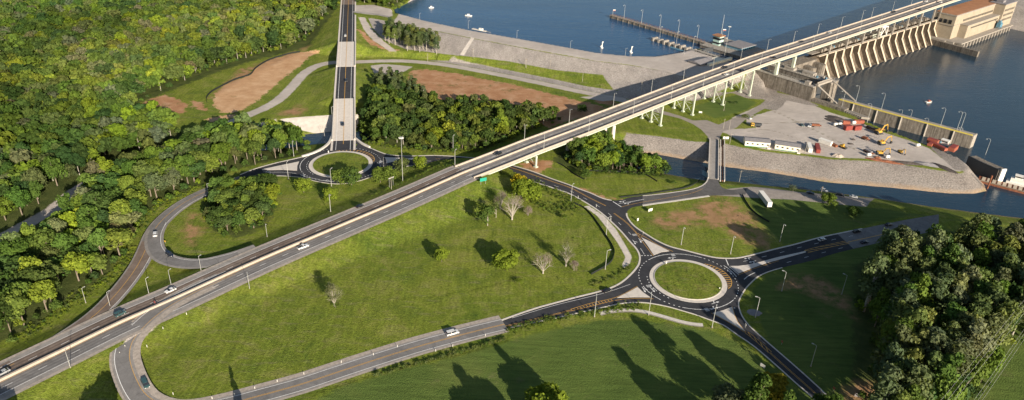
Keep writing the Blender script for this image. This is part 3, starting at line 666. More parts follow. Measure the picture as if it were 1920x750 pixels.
# kerbs
kb = MB()
def kerb(P, wd=.55, h=.14): strip_solid(kb, resample(P, 2.5), wd/2, wd/2, .02, h)
kerb(LA, .9); kerb(LB[:len(LB)], .6); kerb(LC[:int(len(LC)*.7)], .6); kerb(LD[int(len(LD)*.1):-9], .9); kerb(LE[9:], .8)
kerb(FA, .9); kerb(FB, .8); kerb(FC, .4)
kerb(poly_px(sM), .7, .1); kerb(poly_px([(1205, 385.5), (1230, 381.5), (1260, 377.5), (1298, 372), (1330, 367.5)]), 1.6, .1)
struct(kb.o('kerb', 'kerb_mat'))
for e_, s_ in ((LA, 1), (LB, 1), (LC[:int(len(LC)*.7)], 1), (LD[int(len(LD)*.1):-9], 1)):
    Pv = resample(e_, 2.0); wv = 1.0+.5*np.sin(np.arange(len(Pv))*1.7)+rng.uniform(-.4, .5, len(Pv)); a_ = offs(Pv, 0); T_ = np.gradient(Pv[:, :2], axis=0); T_ /= np.hypot(*T_.T)[:, None]; a_[:, 0] += T_[:, 1]*wv*-1; a_[:, 1] -= T_[:, 0]*wv*-1
    V = np.r_[Pv, a_]; V[:, 2] = .025; n_ = len(Pv); struct(mk('verge', V, [(i, n_+i, n_+i+1, i+1) for i in range(n_-1)], 'verge_mat'))

# markings of the new roads
def lpx(mb, pts, wd, dash=None, dz=.085, off=0, n=4): line(mb, smooth(pl(pts), n), off, wd, dz, dash)
def arc(c, r, a0, a1): 
    t = np.radians(np.linspace(a0, a1, max(3, int(abs(a1-a0)/4)))); return np.stack([c[0]+r*np.cos(t), c[1]+r*np.sin(t), 0*t], 1)
def ang_of(c, px, py): p = W(px, py); return math.degrees(math.atan2(p[1]-c[1], p[0]-c[0]))
nwY = [(945, 310), (975, 319.5), (1000, 328), (1040, 342), (1067, 351), (1085, 360), (1107, 372), (1136, 386)]
for o_ in (.28, -.28): 
    lpx(marks_y, nwY, .2, off=o_); lpx(marks_y, [(1151, 400), (1173, 416), (1186, 429), (1194, 438)], .2, off=o_)
lpx(marks_y, [(1192, 436), (1204, 452), (1216, 468), (1225, 480)], .25); lpx(marks_y, [(1194, 437), (1212, 446), (1233, 459), (1262, 472)], .25)
for k in range(3): lpx(marks_y, [(1194+k*3.4, 438+k*3.5), (1197+k*3.6, 437.5+k*3.0)], .3, n=1)
lpx(marks_w, [(1009, 337), (1036, 347), (1066, 357), (1091, 369), (1116, 383), (1138, 398), (1156, 414), (1175, 432), (1193, 450)], .2, (3, 8, 1))
lpx(marks_w, [(1201, 466), (1208, 477)], .2); 
wy = [(948, 612), (990, 601.5), (1035, 591), (1070, 582)]
for o_ in (.3, -.3): lpx(marks_y, wy, .2, off=o_)
lpx(marks_y, [(1070, 580), (1110, 568), (1157, 557), (1195, 537)], .25); lpx(marks_y, [(1070, 583.5), (1110, 574), (1150, 564), (1185, 560), (1225, 560.5)], .25)
for k in range(14):
    f = k/14; lpx(marks_y, [(1070+f*80, 580.5-f*22), (1075+f*80, 583-f*19)], .3, n=1)
lpx(marks_w, [(960, 596.5), (1035, 574), (1110, 555.5), (1145, 546), (1182, 533)], .18)
sey0 = [(1399, 623.5), (1415, 636), (1430, 649), (1443, 661)]
lpx(marks_y, sey0, .25, off=1.0); lpx(marks_y, sey0, .25, off=-.6)
P = resample(smooth(pl(sey0), 4), 3.2)
for i in range(len(P)-1):
    V, F = ribbon_mesh(np.array([offs(P, 1.0)[i], offs(P, -.6)[i+1]]), .15, .15, .085); marks_y.add(V, F)
for o_ in (.28, -.28): lpx(marks_y, [(1443, 661), (1475, 690), (1510, 721), (1545, 752), (1600, 800)], .2, off=o_)
lpx(marks_y, [(1333, 587), (1365, 604), (1398, 624)], .25); lpx(marks_y, [(1373, 575), (1378, 592), (1385, 606), (1399, 623)], .25)
ey0 = [(1511, 472), (1540, 464.5), (1570, 458), (1590, 454)]
lpx(marks_y, ey0, .25, off=1.3); lpx(marks_y, ey0, .25, off=-1.3)
P = resample(smooth(pl(ey0), 4), 3.4)
for i in range(len(P)-1):
    V, F = ribbon_mesh(np.array([offs(P, 1.3)[i], offs(P, -1.3)[i+1]]), .25, .25, .085); marks_y.add(V, F)
lpx(marks_y, [(1590, 454), (1640, 443), (1700, 430)], .5)
for dy in (0,): 
    lpx(marks_w, [(1388, 492), (1420, 484), (1455, 476), (1500, 464), (1560, 450), (1620, 438)], .2, (3, 9, 2))
    lpx(marks_w, [(1470, 494), (1500, 485.5), (1560, 469.5), (1600, 460)], .2, (3, 9, 2)); lpx(marks_w, [(1395, 524), (1403, 517.5), (1416, 511)], .3)
lpx(marks_y, [(1384, 516), (1413, 504), (1460, 489)], .2); lpx(marks_w, [(1361, 486), (1366, 498)], .4, n=1); lpx(marks_w, [(1367, 500), (1385, 515)], .3, n=1); lpx(marks_w, [(1357, 498), (1370, 507), (1381, 519)], .3)
lpx(marks_w, [(1149, 378), (1165, 388)], .5, n=1); lpx(marks_y, [(1165, 388), (1200, 380), (1260, 370), (1298, 362), (1318, 354)], .2)
lpx(marks_w, [(1160, 382), (1208, 373.5)], .18); lpx(marks_w, [(1180, 379.5), (1207, 374)], .18)
lpx(marks_w, [(1201, 479.5), (1226, 479)], .45, (.8, .8, .3), n=1); lpx(marks_w, [(1374, 577.5), (1384, 578)], .45, (.8, .8, .3), n=1)
# circulating lane lines
for c, r, segs in ((R2C, R2R, [((1223, 491), (1316, 484)), ((1211, 537), (1240, 560)), ((1280, 574), (1370, 560))]), (R1C, R1R, [((585, 293), (568, 318)), ((600, 337), (625, 343)), ((690, 330), (700, 322))])):
    for a, b in segs:
        a0, a1 = ang_of(c, *a), ang_of(c, *b)
        if a1-a0 > 180: a1 -= 360
        if a0-a1 > 180: a1 += 360
        line(marks_w, arc(c, r+5.2, a0, a1), 0, .25, .085)
    line(marks_w, arc(c, r+5.2, 0, 360), 0, .35, .084, (.8, 1.6))
    line(marks_w, arc(c, r+1.2, 175, 235), 0, .35, .084, (.8, 1.6))
for c, r, a, b in ((R2C, R2R, (1325, 490), (1367, 542)), (R1C, R1R, (628, 279), (708, 303))):
    a0, a1 = ang_of(c, *a), ang_of(c, *b); n = 16
    t = np.radians(np.linspace(a0, a1, n)); rr = r+.5+3.0*np.sin(np.linspace(0, PI, n))**.7*np.linspace(.7, 1, n)
    Q = np.stack([c[0]+rr*np.cos(t), c[1]+rr*np.sin(t), 0*t], 1); line(marks_y, Q, 0, .3, .09)
    for i in range(1, n-1):
        V, F = ribbon_mesh(np.array([[c[0]+(r+.1)*math.cos(t[i]), c[1]+(r+.1)*math.sin(t[i]), 0], Q[i]]), .2, .2, .088); marks_y.add(V, F)
# arrows and the blocky lane words painted on the road
def glyph(px, py, dx, dy, kind):
    a = hd(px, py, dx, dy); p = W(px, py); m = MB()
    if kind == 'arrow':
        m.add([(-2.2, -.12, 0), (1, -.12, 0), (1, .12, 0), (-2.2, .12, 0)], [(0, 1, 2, 3)]).add([(1, -.6, 0), (2.4, 0, 0), (1, .6, 0)], [(0, 1, 2)]).add([(-.4, .12, 0), (.2, .9, 0), (-.1, 1.1, 0), (-.8, .12, 0)], [(0, 1, 2, 3)]).add([(-.3, .9, 0), (.9, 1.5, 0), (0, 1.6, 0)], [(0, 1, 2)])
    else:
        for i in range(5): m.add([(-1, -1.2+i*.5, 0), (1, -1.2+i*.5, 0), (1, -1.0+i*.5, 0), (-1, -1.0+i*.5, 0)], [(0, 1, 2, 3)])
    m.xf(M4((p[0], p[1], .088), a)); marks_w.add(m.v, m.f)
for q in ((1189, 454, 8, 12, 'arrow'), (1200, 451, 7, 12, 'arrow'), (1190, 440.5, 8, 10, 'word'), (1262, 478.5, -12, 1, 'word'), (1260, 483.5, -12, 1, 'arrow'), (1217, 536.5, 6, 8, 'word'), (1223, 543, 8, 8, 'arrow'), (1207, 543, 6, 9, 'arrow'),
          (1341, 568, 12, -4, 'arrow'), (1325, 580.5, 12, -2, 'word'), (1340, 578.5, 12, -4, 'arrow'), (1402, 484, -12, 3, 'arrow'), (1411, 490.5, -12, 3, 'arrow'), (1368, 510.5, 8, 8, 'arrow'), (1167, 377.5, -10, 2, 'arrow'), (1176, 381, -10, 2, 'arrow'),
          (500, 322.5, 10, 0, 'arrow'), (506, 326.5, 10, 0, 'arrow'), (567, 329, 8, 3, 'arrow'), (650, 277, -10, 0, 'arrow'), (712, 306, 3, -8, 'arrow'), (714, 303, 3, -8, 'word'), (612, 339, 9, 1, 'arrow')):
    glyph(*q)
lpx(marks_w, [(498, 323.5), (530, 323), (556, 325.5)], .2); lpx(marks_w, [(568, 331), (600, 337)], .2)
lpx(marks_w, [(800, 302), (840, 302), (885, 305)], .2, (3, 8, 0)); lpx(marks_y, [(790, 298.5), (830, 298), (880, 300.5)], .2, (3, 6)); lpx(marks_w, [(800, 307.3), (860, 307.5)], .2)
struct(marks_w.o('white_road_markings', 'paint_white')); struct(marks_y.o('yellow_road_markings', 'paint_yellow'))

# ------------------------------------------------------------------ highway bridge
def deck_pts(s0, s1, n, t=0): return np.array([np.r_[ST(s, t)[:2], deck_z(s)] for s in np.linspace(s0, s1, n)])
S0, S1 = 1.0, 900.0
br = thing('highway_bridge', ST(S0, 0, 6.5), 'long high concrete bridge carrying the highway over the road, canal and dam', 'bridge')
def child(mb, name, mat, par, label=None):
    o = mb.o(name, mat); o.parent = par; o.matrix_parent_inverse = Matrix.LocRotScale(par.location, par.rotation_euler, None).inverted()
    if label: o['label'] = label
    return o
    return o
DP = deck_pts(S0, S1, 120)
m = MB(); strip_solid(m, DP, 9.7, 9.7, -.75, .1); child(m, 'deck_slab', 'concrete', br)
m = MB(); V, F = ribbon_mesh(DP, 8.9, -.5, .13); m.add(V, F); V, F = ribbon_mesh(DP, -.5, 8.9, .13); m.add(V, F); child(m, 'roadway', 'asphalt_lane', br)
m = MB()
for o_ in (2.9, 6.6, -2.9, -6.6): V, F = ribbon_mesh(DP, o_+.95, .95-o_, .16); m.add(V, F)
child(m, 'wheel_track', 'asphalt_worn', br)
m = MB(); 
for o_ in (4.7, -4.7): line(m, DP, o_, .22, .19, (3.2, 9))
child(m, 'lane_markings', 'paint_white', br)['kind'] = 'stuff'
for t_ in (9.35, -9.35, 0):
    m = MB(); strip_solid(m, offs(DP, t_), .32, .32, .05, 1.15); child(m, 'parapet' if t_ else 'median_barrier', 'barrier_mat', br)
m = MB()
for t_ in (-8.2, -4, 0, 4, 8.2): strip_solid(m, offs(DP, t_), .25, .25, -2.3, -.75)
child(m, 'girders', 'steel_green', br)
for s in np.arange(50.6, 640, 38): m = MB(); V, F = ribbon_mesh(deck_pts(s-.12, s+.12, 2), 8.9, 8.9, .2); m.add(V, F); child(m, 'deck_joint', 'dark_metal', br)
BRG = [(50.6, 0, 'steel'), (86, 0, 'conc'), (121.5, -6, 'conc'), (171.5, 0, 'steel'), (208.7, 0, 'steel'), (246.7, 0, 'steel'), (283, 1, 'steel')]
for s, z0, kd in BRG:
    zt = deck_z(s)-2.3; m = MB()
    hx = .55 if kd == 'steel' else 1.25
    ts = (-8.9, 0, 8.9) if kd == 'steel' else (-8.3, -1.0, 6.5)
    for t_ in ts:
        zb = min(z0, Hp(*ST(s, t_)[:2])) - .5; p = ST(s, t_)
        if kd == 'steel':
            q = MB().box(-hx, hx, -hx*.8, hx*.8, zb, zt).box(-1.1, 1.1, -1.1, 1.1, zb, zb+1.3)
        else: q = MB().tube([(0, 0, zb), (0, 0, zt)], [hx*1.15, hx], 14)
        q.xf(M4((p[0], p[1], 0), BANG)); child(q, 'pier', 'steel_green' if kd == 'steel' else 'concrete_pale', br, None if kd == 'steel' else 'round concrete column')
    m = MB(); a, b = ST(s, -9.2, zt+.0), ST(s, 9.2, zt+.0)
    q = MB().box(-.6, .6, -9.4, 9.4, zt-1.1, zt-.02).xf(M4((ST(s, 0)[0], ST(s, 0)[1], 0), BANG)); m.add(q.v, q.f)
    if kd == 'steel':
        H_ = zt-z0; zs = [z0+1.0, zt-1.3] if H_ < 12 else [z0+1, z0+H_*.5, zt-1.3]
        for t0, t1 in ((-8.9, 0), (0, 8.9)):
            for za, zb in zip(zs, zs[1:]):
                m.tube([ST(s, t0, za), ST(s, t1, zb)], .2, 5).tube([ST(s, t1, za), ST(s, t0, zb)], .2, 5).tube([ST(s, t0, zb), ST(s, t1, zb)], .22, 5)
    child(m, 'bracing', 'steel_green' if kd == 'steel' else 'concrete_pale', br)
# piers on the lock walls and on the spillway
for s, z0, hx in ((317.5, 0, 1.5), (343, 12, 1.1)):
    m = MB()
    for t_ in (-8.6, 8.6): q = MB().box(-hx, hx, -1.1, 1.1, z0-2, deck_z(s)-2.3).xf(M4(ST(s, t_), BANG)); child(q, 'pier', 'steel_green', br, 'tall pale pier rising from the lock wall')
    child(MB().box(-hx, hx, -9.3, 9.3, deck_z(s)-3.8, deck_z(s)-2.32).xf(M4(ST(s, 0), BANG)), 'pier_cap', 'steel_green', br)
SPS = [400.9+15.1*k for k in range(15)]
for k, s in enumerate(SPS[::2]+[629]):
    m = MB()
    for t_ in (-8.6, 8.6): q = MB().box(-.6, .6, -.7, .7, 15.8, deck_z(s)-2.3).xf(M4(ST(s, t_), BANG)); child(q, 'pier', 'concrete', br)
    child(MB().box(-.6, .6, -9.2, 9.2, deck_z(s)-3.5, deck_z(s)-2.32).xf(M4(ST(s, 0), BANG)), 'pier_cap', 'concrete', br)
# abutment
m = MB().box(-1.2, .8, -11.2, 11.2, -1, deck_z(0)-.8); m.box(-9, -1.2, -11.2, -10.4, -1, deck_z(0)-.15); m.box(-9, -1.2, 10.4, 11.2, -1, deck_z(0)-.15)
m.xf(M4(ST(1.6, 0), BANG)); child(m, 'abutment', 'concrete_pale', br)

# ------------------------------------------------------------------ canal bridge (old, with a pipe rack along its east side)
cb = thing('canal_bridge', W(1338, 300, 0), 'narrow grey concrete bridge with low parapets over the canal', 'bridge')
ca, cz = W(1337, 336, 0), W(1339, 262, 0); d = cz-ca; L = np.hypot(*d[:2]); ca_ = math.atan2(d[1], d[0])
def loc(mb, p, a, z=0): return mb.xf(M4((p[0], p[1], z), a))
wl = W(1337, 300); wd = (np.linalg.norm(W(1328, 300)-W(1346, 300)))/2
child(loc(MB().box(0, L, -wd, wd, -1.0, .12), ca, ca_), 'deck_slab', 'concrete', cb)
child(loc(MB().box(0, L, -wd+.6, wd-.6, .124, .15), ca, ca_), 'roadway', 'asphalt_grey', cb)
child(loc(MB().box(0, L, wd-.45, wd, .12, 1.0), ca, ca_), 'parapet', 'concrete_pale', cb); child(loc(MB().box(0, L, -wd, -wd+.45, .12, 1.0), ca, ca_), 'parapet', 'concrete_pale', cb)
for k in range(4): child(loc(MB().box(L*(.14+.24*k)-.6, L*(.14+.24*k)+.6, -wd+.3, wd-.3, -10, -1.0), ca, ca_), 'pier', 'concrete', cb)
m = MB().box(-1, L+1, -wd-3.9, -wd-3.4, -.3, 1.4).box(-1, L+1, -wd-1.4, -wd-.9, -.5, .5)
for k in range(12): m.box(L*k/11-.15, L*k/11+.15, -wd-3.9, -wd-.3, -.5, -.35)
child(loc(m, ca, ca_), 'pipe_rack', 'concrete_pale', cb)
child(loc(MB().tube([(-1, -wd-2.5, .1), (L+1, -wd-2.5, .1)], .4, 8), ca, ca_), 'pipe', 'rust', cb)

# ------------------------------------------------------------------ the two bridges of the hill road
for nm, ya, yb, lab in (('creek_bridge', 186, 262, 'pale concrete road bridge over the concrete lined creek'), ('hill_bridge', 80, 125, 'pale concrete road bridge over the gravel road below the hill')):
    pa = RBs[(RBs[:, 1] > np.interp(yb, [q[1] for q in ROADB][::-1], RB[::-1, 1])-2) & (RBs[:, 1] < np.interp(ya, [q[1] for q in ROADB][::-1], RB[::-1, 1])+2)]
    b = thing(nm, pa[len(pa)//2], lab, 'bridge')
    m = MB(); strip_solid(m, pa, 7.6, 7.6, -1.4, .2); child(m, 'deck_slab', 'concrete_pale', b)
    m = MB(); strip_solid(m, pa, 6.9, 6.9, .2, .26); child(m, 'roadway', 'concrete_pale', b)
    for s_ in (1, -1):
        m = MB(); strip_solid(m, offs(pa, 7.4*s_), .3, .3, .2, 1.25); child(m, 'parapet', 'kerb_mat', b)
    for f in (.33, .66):
        c = pa[int(len(pa)*f)]
        for t_ in (-5, 0, 5): child(MB().tube([(c[0]+t_, c[1], -7), (c[0]+t_, c[1], c[2]-1.4)], .7, 10), 'pier', 'concrete', b)
for e, w_ in ((FA[int(len(FA)*.42):], 'left'), (FB[:int(len(FB)*.34)], 'right')):
    m = MB(); strip_solid(m, resample(e, 2), .7, .7, .05, 1.0)
    tag(m.o('roundabout_parapet', 'kerb_mat'), 'curved white parapet on the %s side of the hill road where it meets the roundabout' % w_, 'parapet')

# ------------------------------------------------------------------ lock
lock = thing('river_lock', ST(330, 0, 12), 'long concrete navigation lock with two tall parallel walls under the bridge', 'lock')
def stbox(m, s0, s1, t0, t1, z0, z1):
    q = MB().box(s0, s1, t0, t1, z0, z1); return m.add([ST(a, b, c) for a, b, c in q.v], q.f)
m = MB(); stbox(m, 314.6, 321, -45, 74, -14, 11.6); stbox(m, 314.6, 321, -74, -45.1, -14, 2.2); child(m, 'land_wall', 'stained_concrete', lock)
m = MB(); stbox(m, 337, 348.5, -48, 84, -14, 11.6); stbox(m, 348.6, 392, -4, 9, -14, 11.6); child(m, 'river_wall', 'stained_concrete', lock)
m = MB(); stbox(m, 314.2, 321.3, -45, 74, 11.6, 12.0); stbox(m, 336.6, 349, -48, 84, 11.6, 12.0); child(m, 'wall_coping', 'concrete', lock)
m = MB()
for s_, t0, t1 in ((314.5, -45, 74), (321.1, -45, 74), (336.9, -48, 84), (348.7, -48, 84)):
    for k in range(int((t1-t0)/4)+1): stbox(m, s_-.08, s_+.08, t0+4*k-.08, t0+4*k+.08, 12, 13.1)
    stbox(m, s_-.06, s_+.06, t0, t1, 12.95, 13.1)
child(m, 'handrail', 'lamp_steel', lock)
for t_, nm in ((70, 'upper_gate'), (-40, 'lower_gate')):
    m = MB(); m.add([], [])
    q = MB().prism([ST(321, t_)[:2], ST(329, t_+4)[:2], ST(337, t_)[:2], ST(337, t_-1.2)[:2], ST(329, t_+2.6)[:2], ST(321, t_-1.2)[:2]], -8, 12.5); m.add(q.v, q.f)
    child(m, nm, 'dark_metal', lock)
m = MB(); stbox(m, 318, 340, -46.8, -44.6, 12.6, 14.2); stbox(m, 318, 340, -45.9, -45.5, 14.2, 15.6)
for k in range(10): stbox(m, 318+k*2.4, 318.2+k*2.4, -46.8, -46.5, 14.2, 15.5)
child(m, 'gate_walkway', 'concrete', lock)
child(MB().tube([ST(319, -46, 13), ST(321, -64, 2.6)], .7, 4), 'stairway', 'concrete', lock); child(MB().tube([ST(341, -47, 13), ST(338, -70, 3.4)], .7, 4), 'stairway', 'concrete', lock)
for q in ((339, 345, -30, -20, 12, 14.4), (339, 344, -12, -3, 12, 13.8), (340, 346, 22, 34, 12, 15), (316, 320, -40, -36, 12, 14.5)): m = MB(); stbox(m, *q); child(m, 'machinery_house', 'concrete', lock)
for k in range(9): m = MB(); stbox(m, 339+(k % 3)*2.2, 340.4+(k % 3)*2.2, -44+k*3.3, -42.6+k*3.3, 12, 13.6); child(m, 'winch', 'blue_steel' if k % 2 else 'concrete', lock)
m = MB(); stbox(m, 350, 392, 9.2, 10.2, -14, 11); child(m, 'river_wall', 'stained_concrete', lock)
# rounded piers beside the first spillway bay
for s_ in (356, 372, 388):
    P_ = [ST(s_+3.2*math.cos(q), -10+5*math.sin(q))[:2] for q in np.linspace(PI, 2*PI, 9)]+[ST(s_+3.2, -4)[:2], ST(s_-3.2, -4)[:2]]
    child(MB().prism(P_, -12, 9.5), 'rounded_pier', 'stained_concrete', lock)

gw = thing('guide_wall', ST(336, -110, 3), 'long stained concrete guide wall with yellow rail running out into the river', 'wall')
GWP = np.array([np.r_[ST(333.5, -60)[:2], 0], np.r_[ST(338, -110)[:2], 0], np.r_[ST(344, -157.5)[:2], 0]])
m = MB(); strip_solid(m, resample(GWP, 12), 3.2, 3.2, -12, 2.7); child(m, 'wall_body', 'stained_concrete', gw)
m = MB(); strip_solid(m, resample(GWP, 12), 3.5, 3.5, 2.7, 3.05); child(m, 'coping', 'concrete', gw)
m = MB(); strip_solid(m, offs(resample(GWP, 12), -3.3), .3, .3, 3.05, 3.9); child(m, 'yellow_rail', 'yellow_rail', gw)
for k in (2, 5, 8, 11, 14):
    p = offs(resample(GWP, 6), -3.3)[k]; child(MB().box(p[0]-.5, p[0]+.5, p[1]-.5, p[1]+.5, -9, 3.2), 'ladder', 'concrete', gw)
m = MB(); q = ST(345, -158); loc(m.box(-3.6, 3.4, -.5, .5, -10, 3.1), q, BANG); child(m, 'end_pier', 'concrete', gw)

ug = thing('approach_wall', ST(347, 150, 12), 'long narrow concrete pier standing in the lake above the lock', 'pier')
m = MB(); stbox(m, 345.5, 349.8, 84.2, 208, 3, 11.6)
for k in range(16): stbox(m, 345.1, 345.6, 90+k*7.6, 91+k*7.6, 3, 12.4)
child(m, 'wall_body', 'stained_concrete', ug)
m = MB(); stbox(m, 345.2, 350.1, 84.2, 208.3, 11.6, 12.0); child(m, 'coping', 'concrete', ug)
m = MB()
for s_ in (345.4, 349.9):
    stbox(m, s_-.1, s_+.1, 85, 208, 12.9, 13.1)
    for k in range(31): stbox(m, s_-.1, s_+.1, 85+k*4, 85.2+k*4, 12, 13)
child(m, 'handrail', 'rust', ug)
ul = thing('mooring_pier', ST(319, 100, 11), 'short ragged concrete pier beside the long lake pier', 'pier')
m = MB(); stbox(m, 316.5, 321.4, 74.2, 126, 3, 11.2)
for k in range(8): stbox(m, 315.2, 322.2, 76+k*6.6, 78+k*6.6, 3, 11.8+(k % 3)*.4)
child(m, 'wall_body', 'concrete', ul)
m = MB()
for k in range(13): stbox(m, 316.3, 316.5, 75+k*4, 75.2+k*4, 11.2, 12.3)
stbox(m, 316.3, 316.45, 75, 126, 12.2, 12.35); child(m, 'handrail', 'lamp_steel', ul)
m = MB(); stbox(m, 312.5, 315, 82, 100, 7, 9.6); child(m, 'fender', 'blue_steel', ul)

ct = thing('control_tower', ST(350, 74, 12), 'small pale green control house with red roof at the head of the lock', 'control house')
m = MB(); stbox(m, 347.5, 354, 71, 78, 12, 20.5); child(m, 'wall', 'teal_wall', ct)
m = MB(); stbox(m, 347.2, 354.3, 70.7, 78.3, 17.3, 19.2); stbox(m, 347.3, 354.2, 70.8, 78.2, 13.5, 15); child(m, 'window', 'glass_dark', ct)
m = MB(); stbox(m, 346.4, 355, 70, 79, 20.5, 21.2); child(m, 'roof', 'roof_orange', ct)
gh = thing('gantry_shed', ST(360, 55, 12), 'low blue steel shed beside the control house on the lock', 'shed')
m = MB(); stbox(m, 350, 372, 48, 66, 12, 14.6); child(m, 'wall', 'blue_steel', gh)
m = MB(); stbox(m, 349.4, 372.6, 47.4, 66.6, 14.6, 15.1); child(m, 'roof', 'roof_grey', gh)
m = MB()
for k in range(6): stbox(m, 352+k*3.4, 353.4+k*3.4, 47.7, 48.1, 12.8, 14)
child(m, 'window', 'glass_dark', gh)
# apron under the control house and the river end closing slabs
m = MB(); stbox(m, 348.6, 376, 40, 84, 3, 11.98); tag(m.o('lock_apron', 'concrete'), 'broad concrete platform carrying the control house and blue shed', 'platform')
gb = thing('gate_store', ST(291, 48, 10), 'low grey building with shallow pitched roof between dam crest and bridge', 'building')
m = MB(); stbox(m, 281.5, 301, 41.5, 55, 6, 13.4); child(m, 'wall', 'roof_grey', gb)
m = MB(); q = MB().extr([(-.5, 13.4), (7, 15.2), (14.5, 13.4)], -.6, 20.6); m.add([ST(281.5+b, 41.2+a, c) for a, b, c in q.v], q.f); child(m, 'roof', 'roof_grey', gb)
cw = MB(); stbox(cw, 288, 321, 37.2, 39.5, 8, 14.2); stbox(cw, 304, 316, 39.6, 50, 8, 12.6)
tag(cw.o('cream_wall', 'cream_wall'), 'bright cream wall behind the bridge beside the grey gate store', 'wall')

sgw = thing('guard_wall', ST(304, -185, 2), 'short dark sheet pile dock with white end post at the tip of the yard', 'dock')
GP = np.array([W(1828, 292, 2), W(1850, 303, 2), W(1883, 317, 2)]); GP[:, 2] = 0
m = MB(); strip_solid(m, resample(GP, 4), 1.2, 5.5, -10, 2.0); child(m, 'dock_body', 'stained_concrete', sgw)
m = MB(); strip_solid(m, resample(offs(GP, -5.2), 4), .4, .5, -9, 2.6); child(m, 'fender', 'dark_metal', sgw)
m = MB(); p = W(1882, 320, 2); loc(m.box(-.5, .5, -2.2, 1.8, -8, 3.2), p, hd(1882, 318, 6, 3)); child(m, 'end_post', 'white_panel', sgw)

# ------------------------------------------------------------------ spillway: one thing, its buttresses its parts
sp = thing('spillway_dam', ST(500, 0, 16), 'concrete spillway dam with a row of tall slanting buttresses below the bridge', 'dam')
m = MB()
prof = [(8, -14), (8, 11), (3, 11.5), (-1, 10), (-5, 4), (-8, -2), (-12, -6.2), (-22, -8.4), (-22, -14)]
q = MB().extr(prof, 392, 629); m.add([ST(b, a, c) for a, b, c in q.v], q.f); child(m, 'spillway_body', 'spillway_concrete', sp)
for k in range(16):
    s_ = 392+15.1*k-6.2; 
    s_ = 385.8+15.1*(k+1)
    if s_ > 628: break
    prof = [(9, -14), (9, 16), (-7.6, 16), (-7.6, 6.8), (-16.2, -7.4), (-17.5, -14)]
    m = MB(); q = MB().extr(prof, s_-1.2, s_+1.2); m.add([ST(b, a, c) for a, b, c in q.v], q.f)
    bt = child(m, 'buttress', 'spillway_concrete', sp)
    m = MB()
    for (a0, z0), (a1, z1) in (((-7.62, 16.0), (-7.62, 6.8)), ((-7.62, 6.8), (-16.25, -7.3))):
        dx, dz = a1-a0, z1-z0; Lq = math.hypot(dx, dz); nx_, nz_ = dz/Lq, -dx/Lq
        q = MB().extr([(a0, z0), (a1, z1), (a1+nx_*.35, z1+nz_*.35), (a0+nx_*.35, z0+nz_*.35)], s_-1.35, s_+1.35); m.add([ST(b, a, c) for a, b, c in q.v], q.f)
    c_ = m.o('nosing', 'nosing_mat')
    c_.parent = bt
m = MB(); stbox(m, 386, 629, -8.2, -5.4, 15.4, 16.05); child(m, 'service_deck', 'nosing_mat', sp); m = MB(); stbox(m, 386, 629, 7.2, 9.4, 15.4, 16.05); child(m, 'service_deck', 'concrete', sp)
for k in range(15): s_ = 401+15.1*k; m = MB(); stbox(m, s_+1.3, s_+13.7, 1, 1.5, 7, 15.2); child(m, 'spillway_gate', 'spillway_concrete', sp)
m = MB(); stbox(m, 386, 629, -1.0, 4.6, 15.6, 16.0); child(m, 'hoist_deck', 'concrete', sp)
for k in range(15):
    s_ = 401+15.1*k; m = MB(); stbox(m, s_-1.8, s_+4.4, -2.5, 4, 16.0, 18.6); child(m, 'hoist_house', 'stained_concrete', sp); m = MB(); stbox(m, s_+5.5, s_+10.5, -.5, 3, 16, 17.5); child(m, 'gate_hoist', 'blue_steel' if k % 3 == 1 else 'concrete', sp)
m = MB()
for t_ in (-8.0, 5.4):
    stbox(m, 386, 629, t_-.06, t_+.06, 17.0, 17.15)
    for k in range(61): stbox(m, 386+k*4-.06, 386.1+k*4, t_-.06, t_+.06, 16, 17)
child(m, 'handrail', 'lamp_steel', sp)
gc = thing('gantry_crane', ST(508, -4, 16), 'white gantry crane frame standing on the spillway', 'crane')
m = MB()
for a in (501, 513):
    for b in (-7.2, 3): m.tube([ST(a, b, 16), ST(a, b, 25)], .45, 4)
    m.tube([ST(a, -7.2, 25), ST(a, 3, 25)], .6, 4)
m.tube([ST(501, -7.2, 25), ST(513, -7.2, 25)], .6, 4).tube([ST(501, 3, 25), ST(513, 3, 25)], .6, 4).tube([ST(501, -7.2, 16.5), ST(513, -7.2, 16.5)], .4, 4)
m.tube([ST(501, -7.2, 17), ST(507, -7.2, 24.5)], .35, 4).tube([ST(513, -7.2, 17), ST(507, -7.2, 24.5)], .35, 4); child(m, 'frame', 'white_panel', gc)
m = MB(); stbox(m, 503.5, 510.5, -6, 1.5, 24.2, 26.4); child(m, 'hoist', 'white_panel', gc)
m = MB(); m.tube([ST(501, -7.2, 21), ST(483, -7.2, 20)], .4, 4).tube([ST(501, -7.2, 18.5), ST(485, -7.2, 18)], .35, 4); child(m, 'boom', 'steel_green', gc)

# ------------------------------------------------------------------ powerhouse
ph = thing('powerhouse', ST(690, -14, 0), 'large cream powerhouse with flat orange roof at the end of the spillway', 'power station')
m = MB(); stbox(m, 629, 764, -25.5, -2.7, -12, 23.2); child(m, 'main_wall', 'powerhouse_wall', ph)
m = MB(); stbox(m, 628.6, 764.4, -25.9, -2.3, 23.2, 24.4); child(m, 'cornice', 'concrete', ph)
m = MB(); stbox(m, 629.6, 763.4, -24.9, -3.3, 24.42, 24.62); child(m, 'roof', 'roof_orange', ph)
m = MB(); stbox(m, 646.5, 735, -33.5, -25.52, -12, 12.6); child(m, 'annex_wall', 'powerhouse_wall', ph)
m = MB(); stbox(m, 646.2, 735, -33.9, -25.52, 12.6, 13.2); child(m, 'annex_roof', 'concrete', ph)
m = MB(); stbox(m, 735.1, 770, -36, -20, -12, 24.8); child(m, 'tower_wall', 'powerhouse_wall', ph)
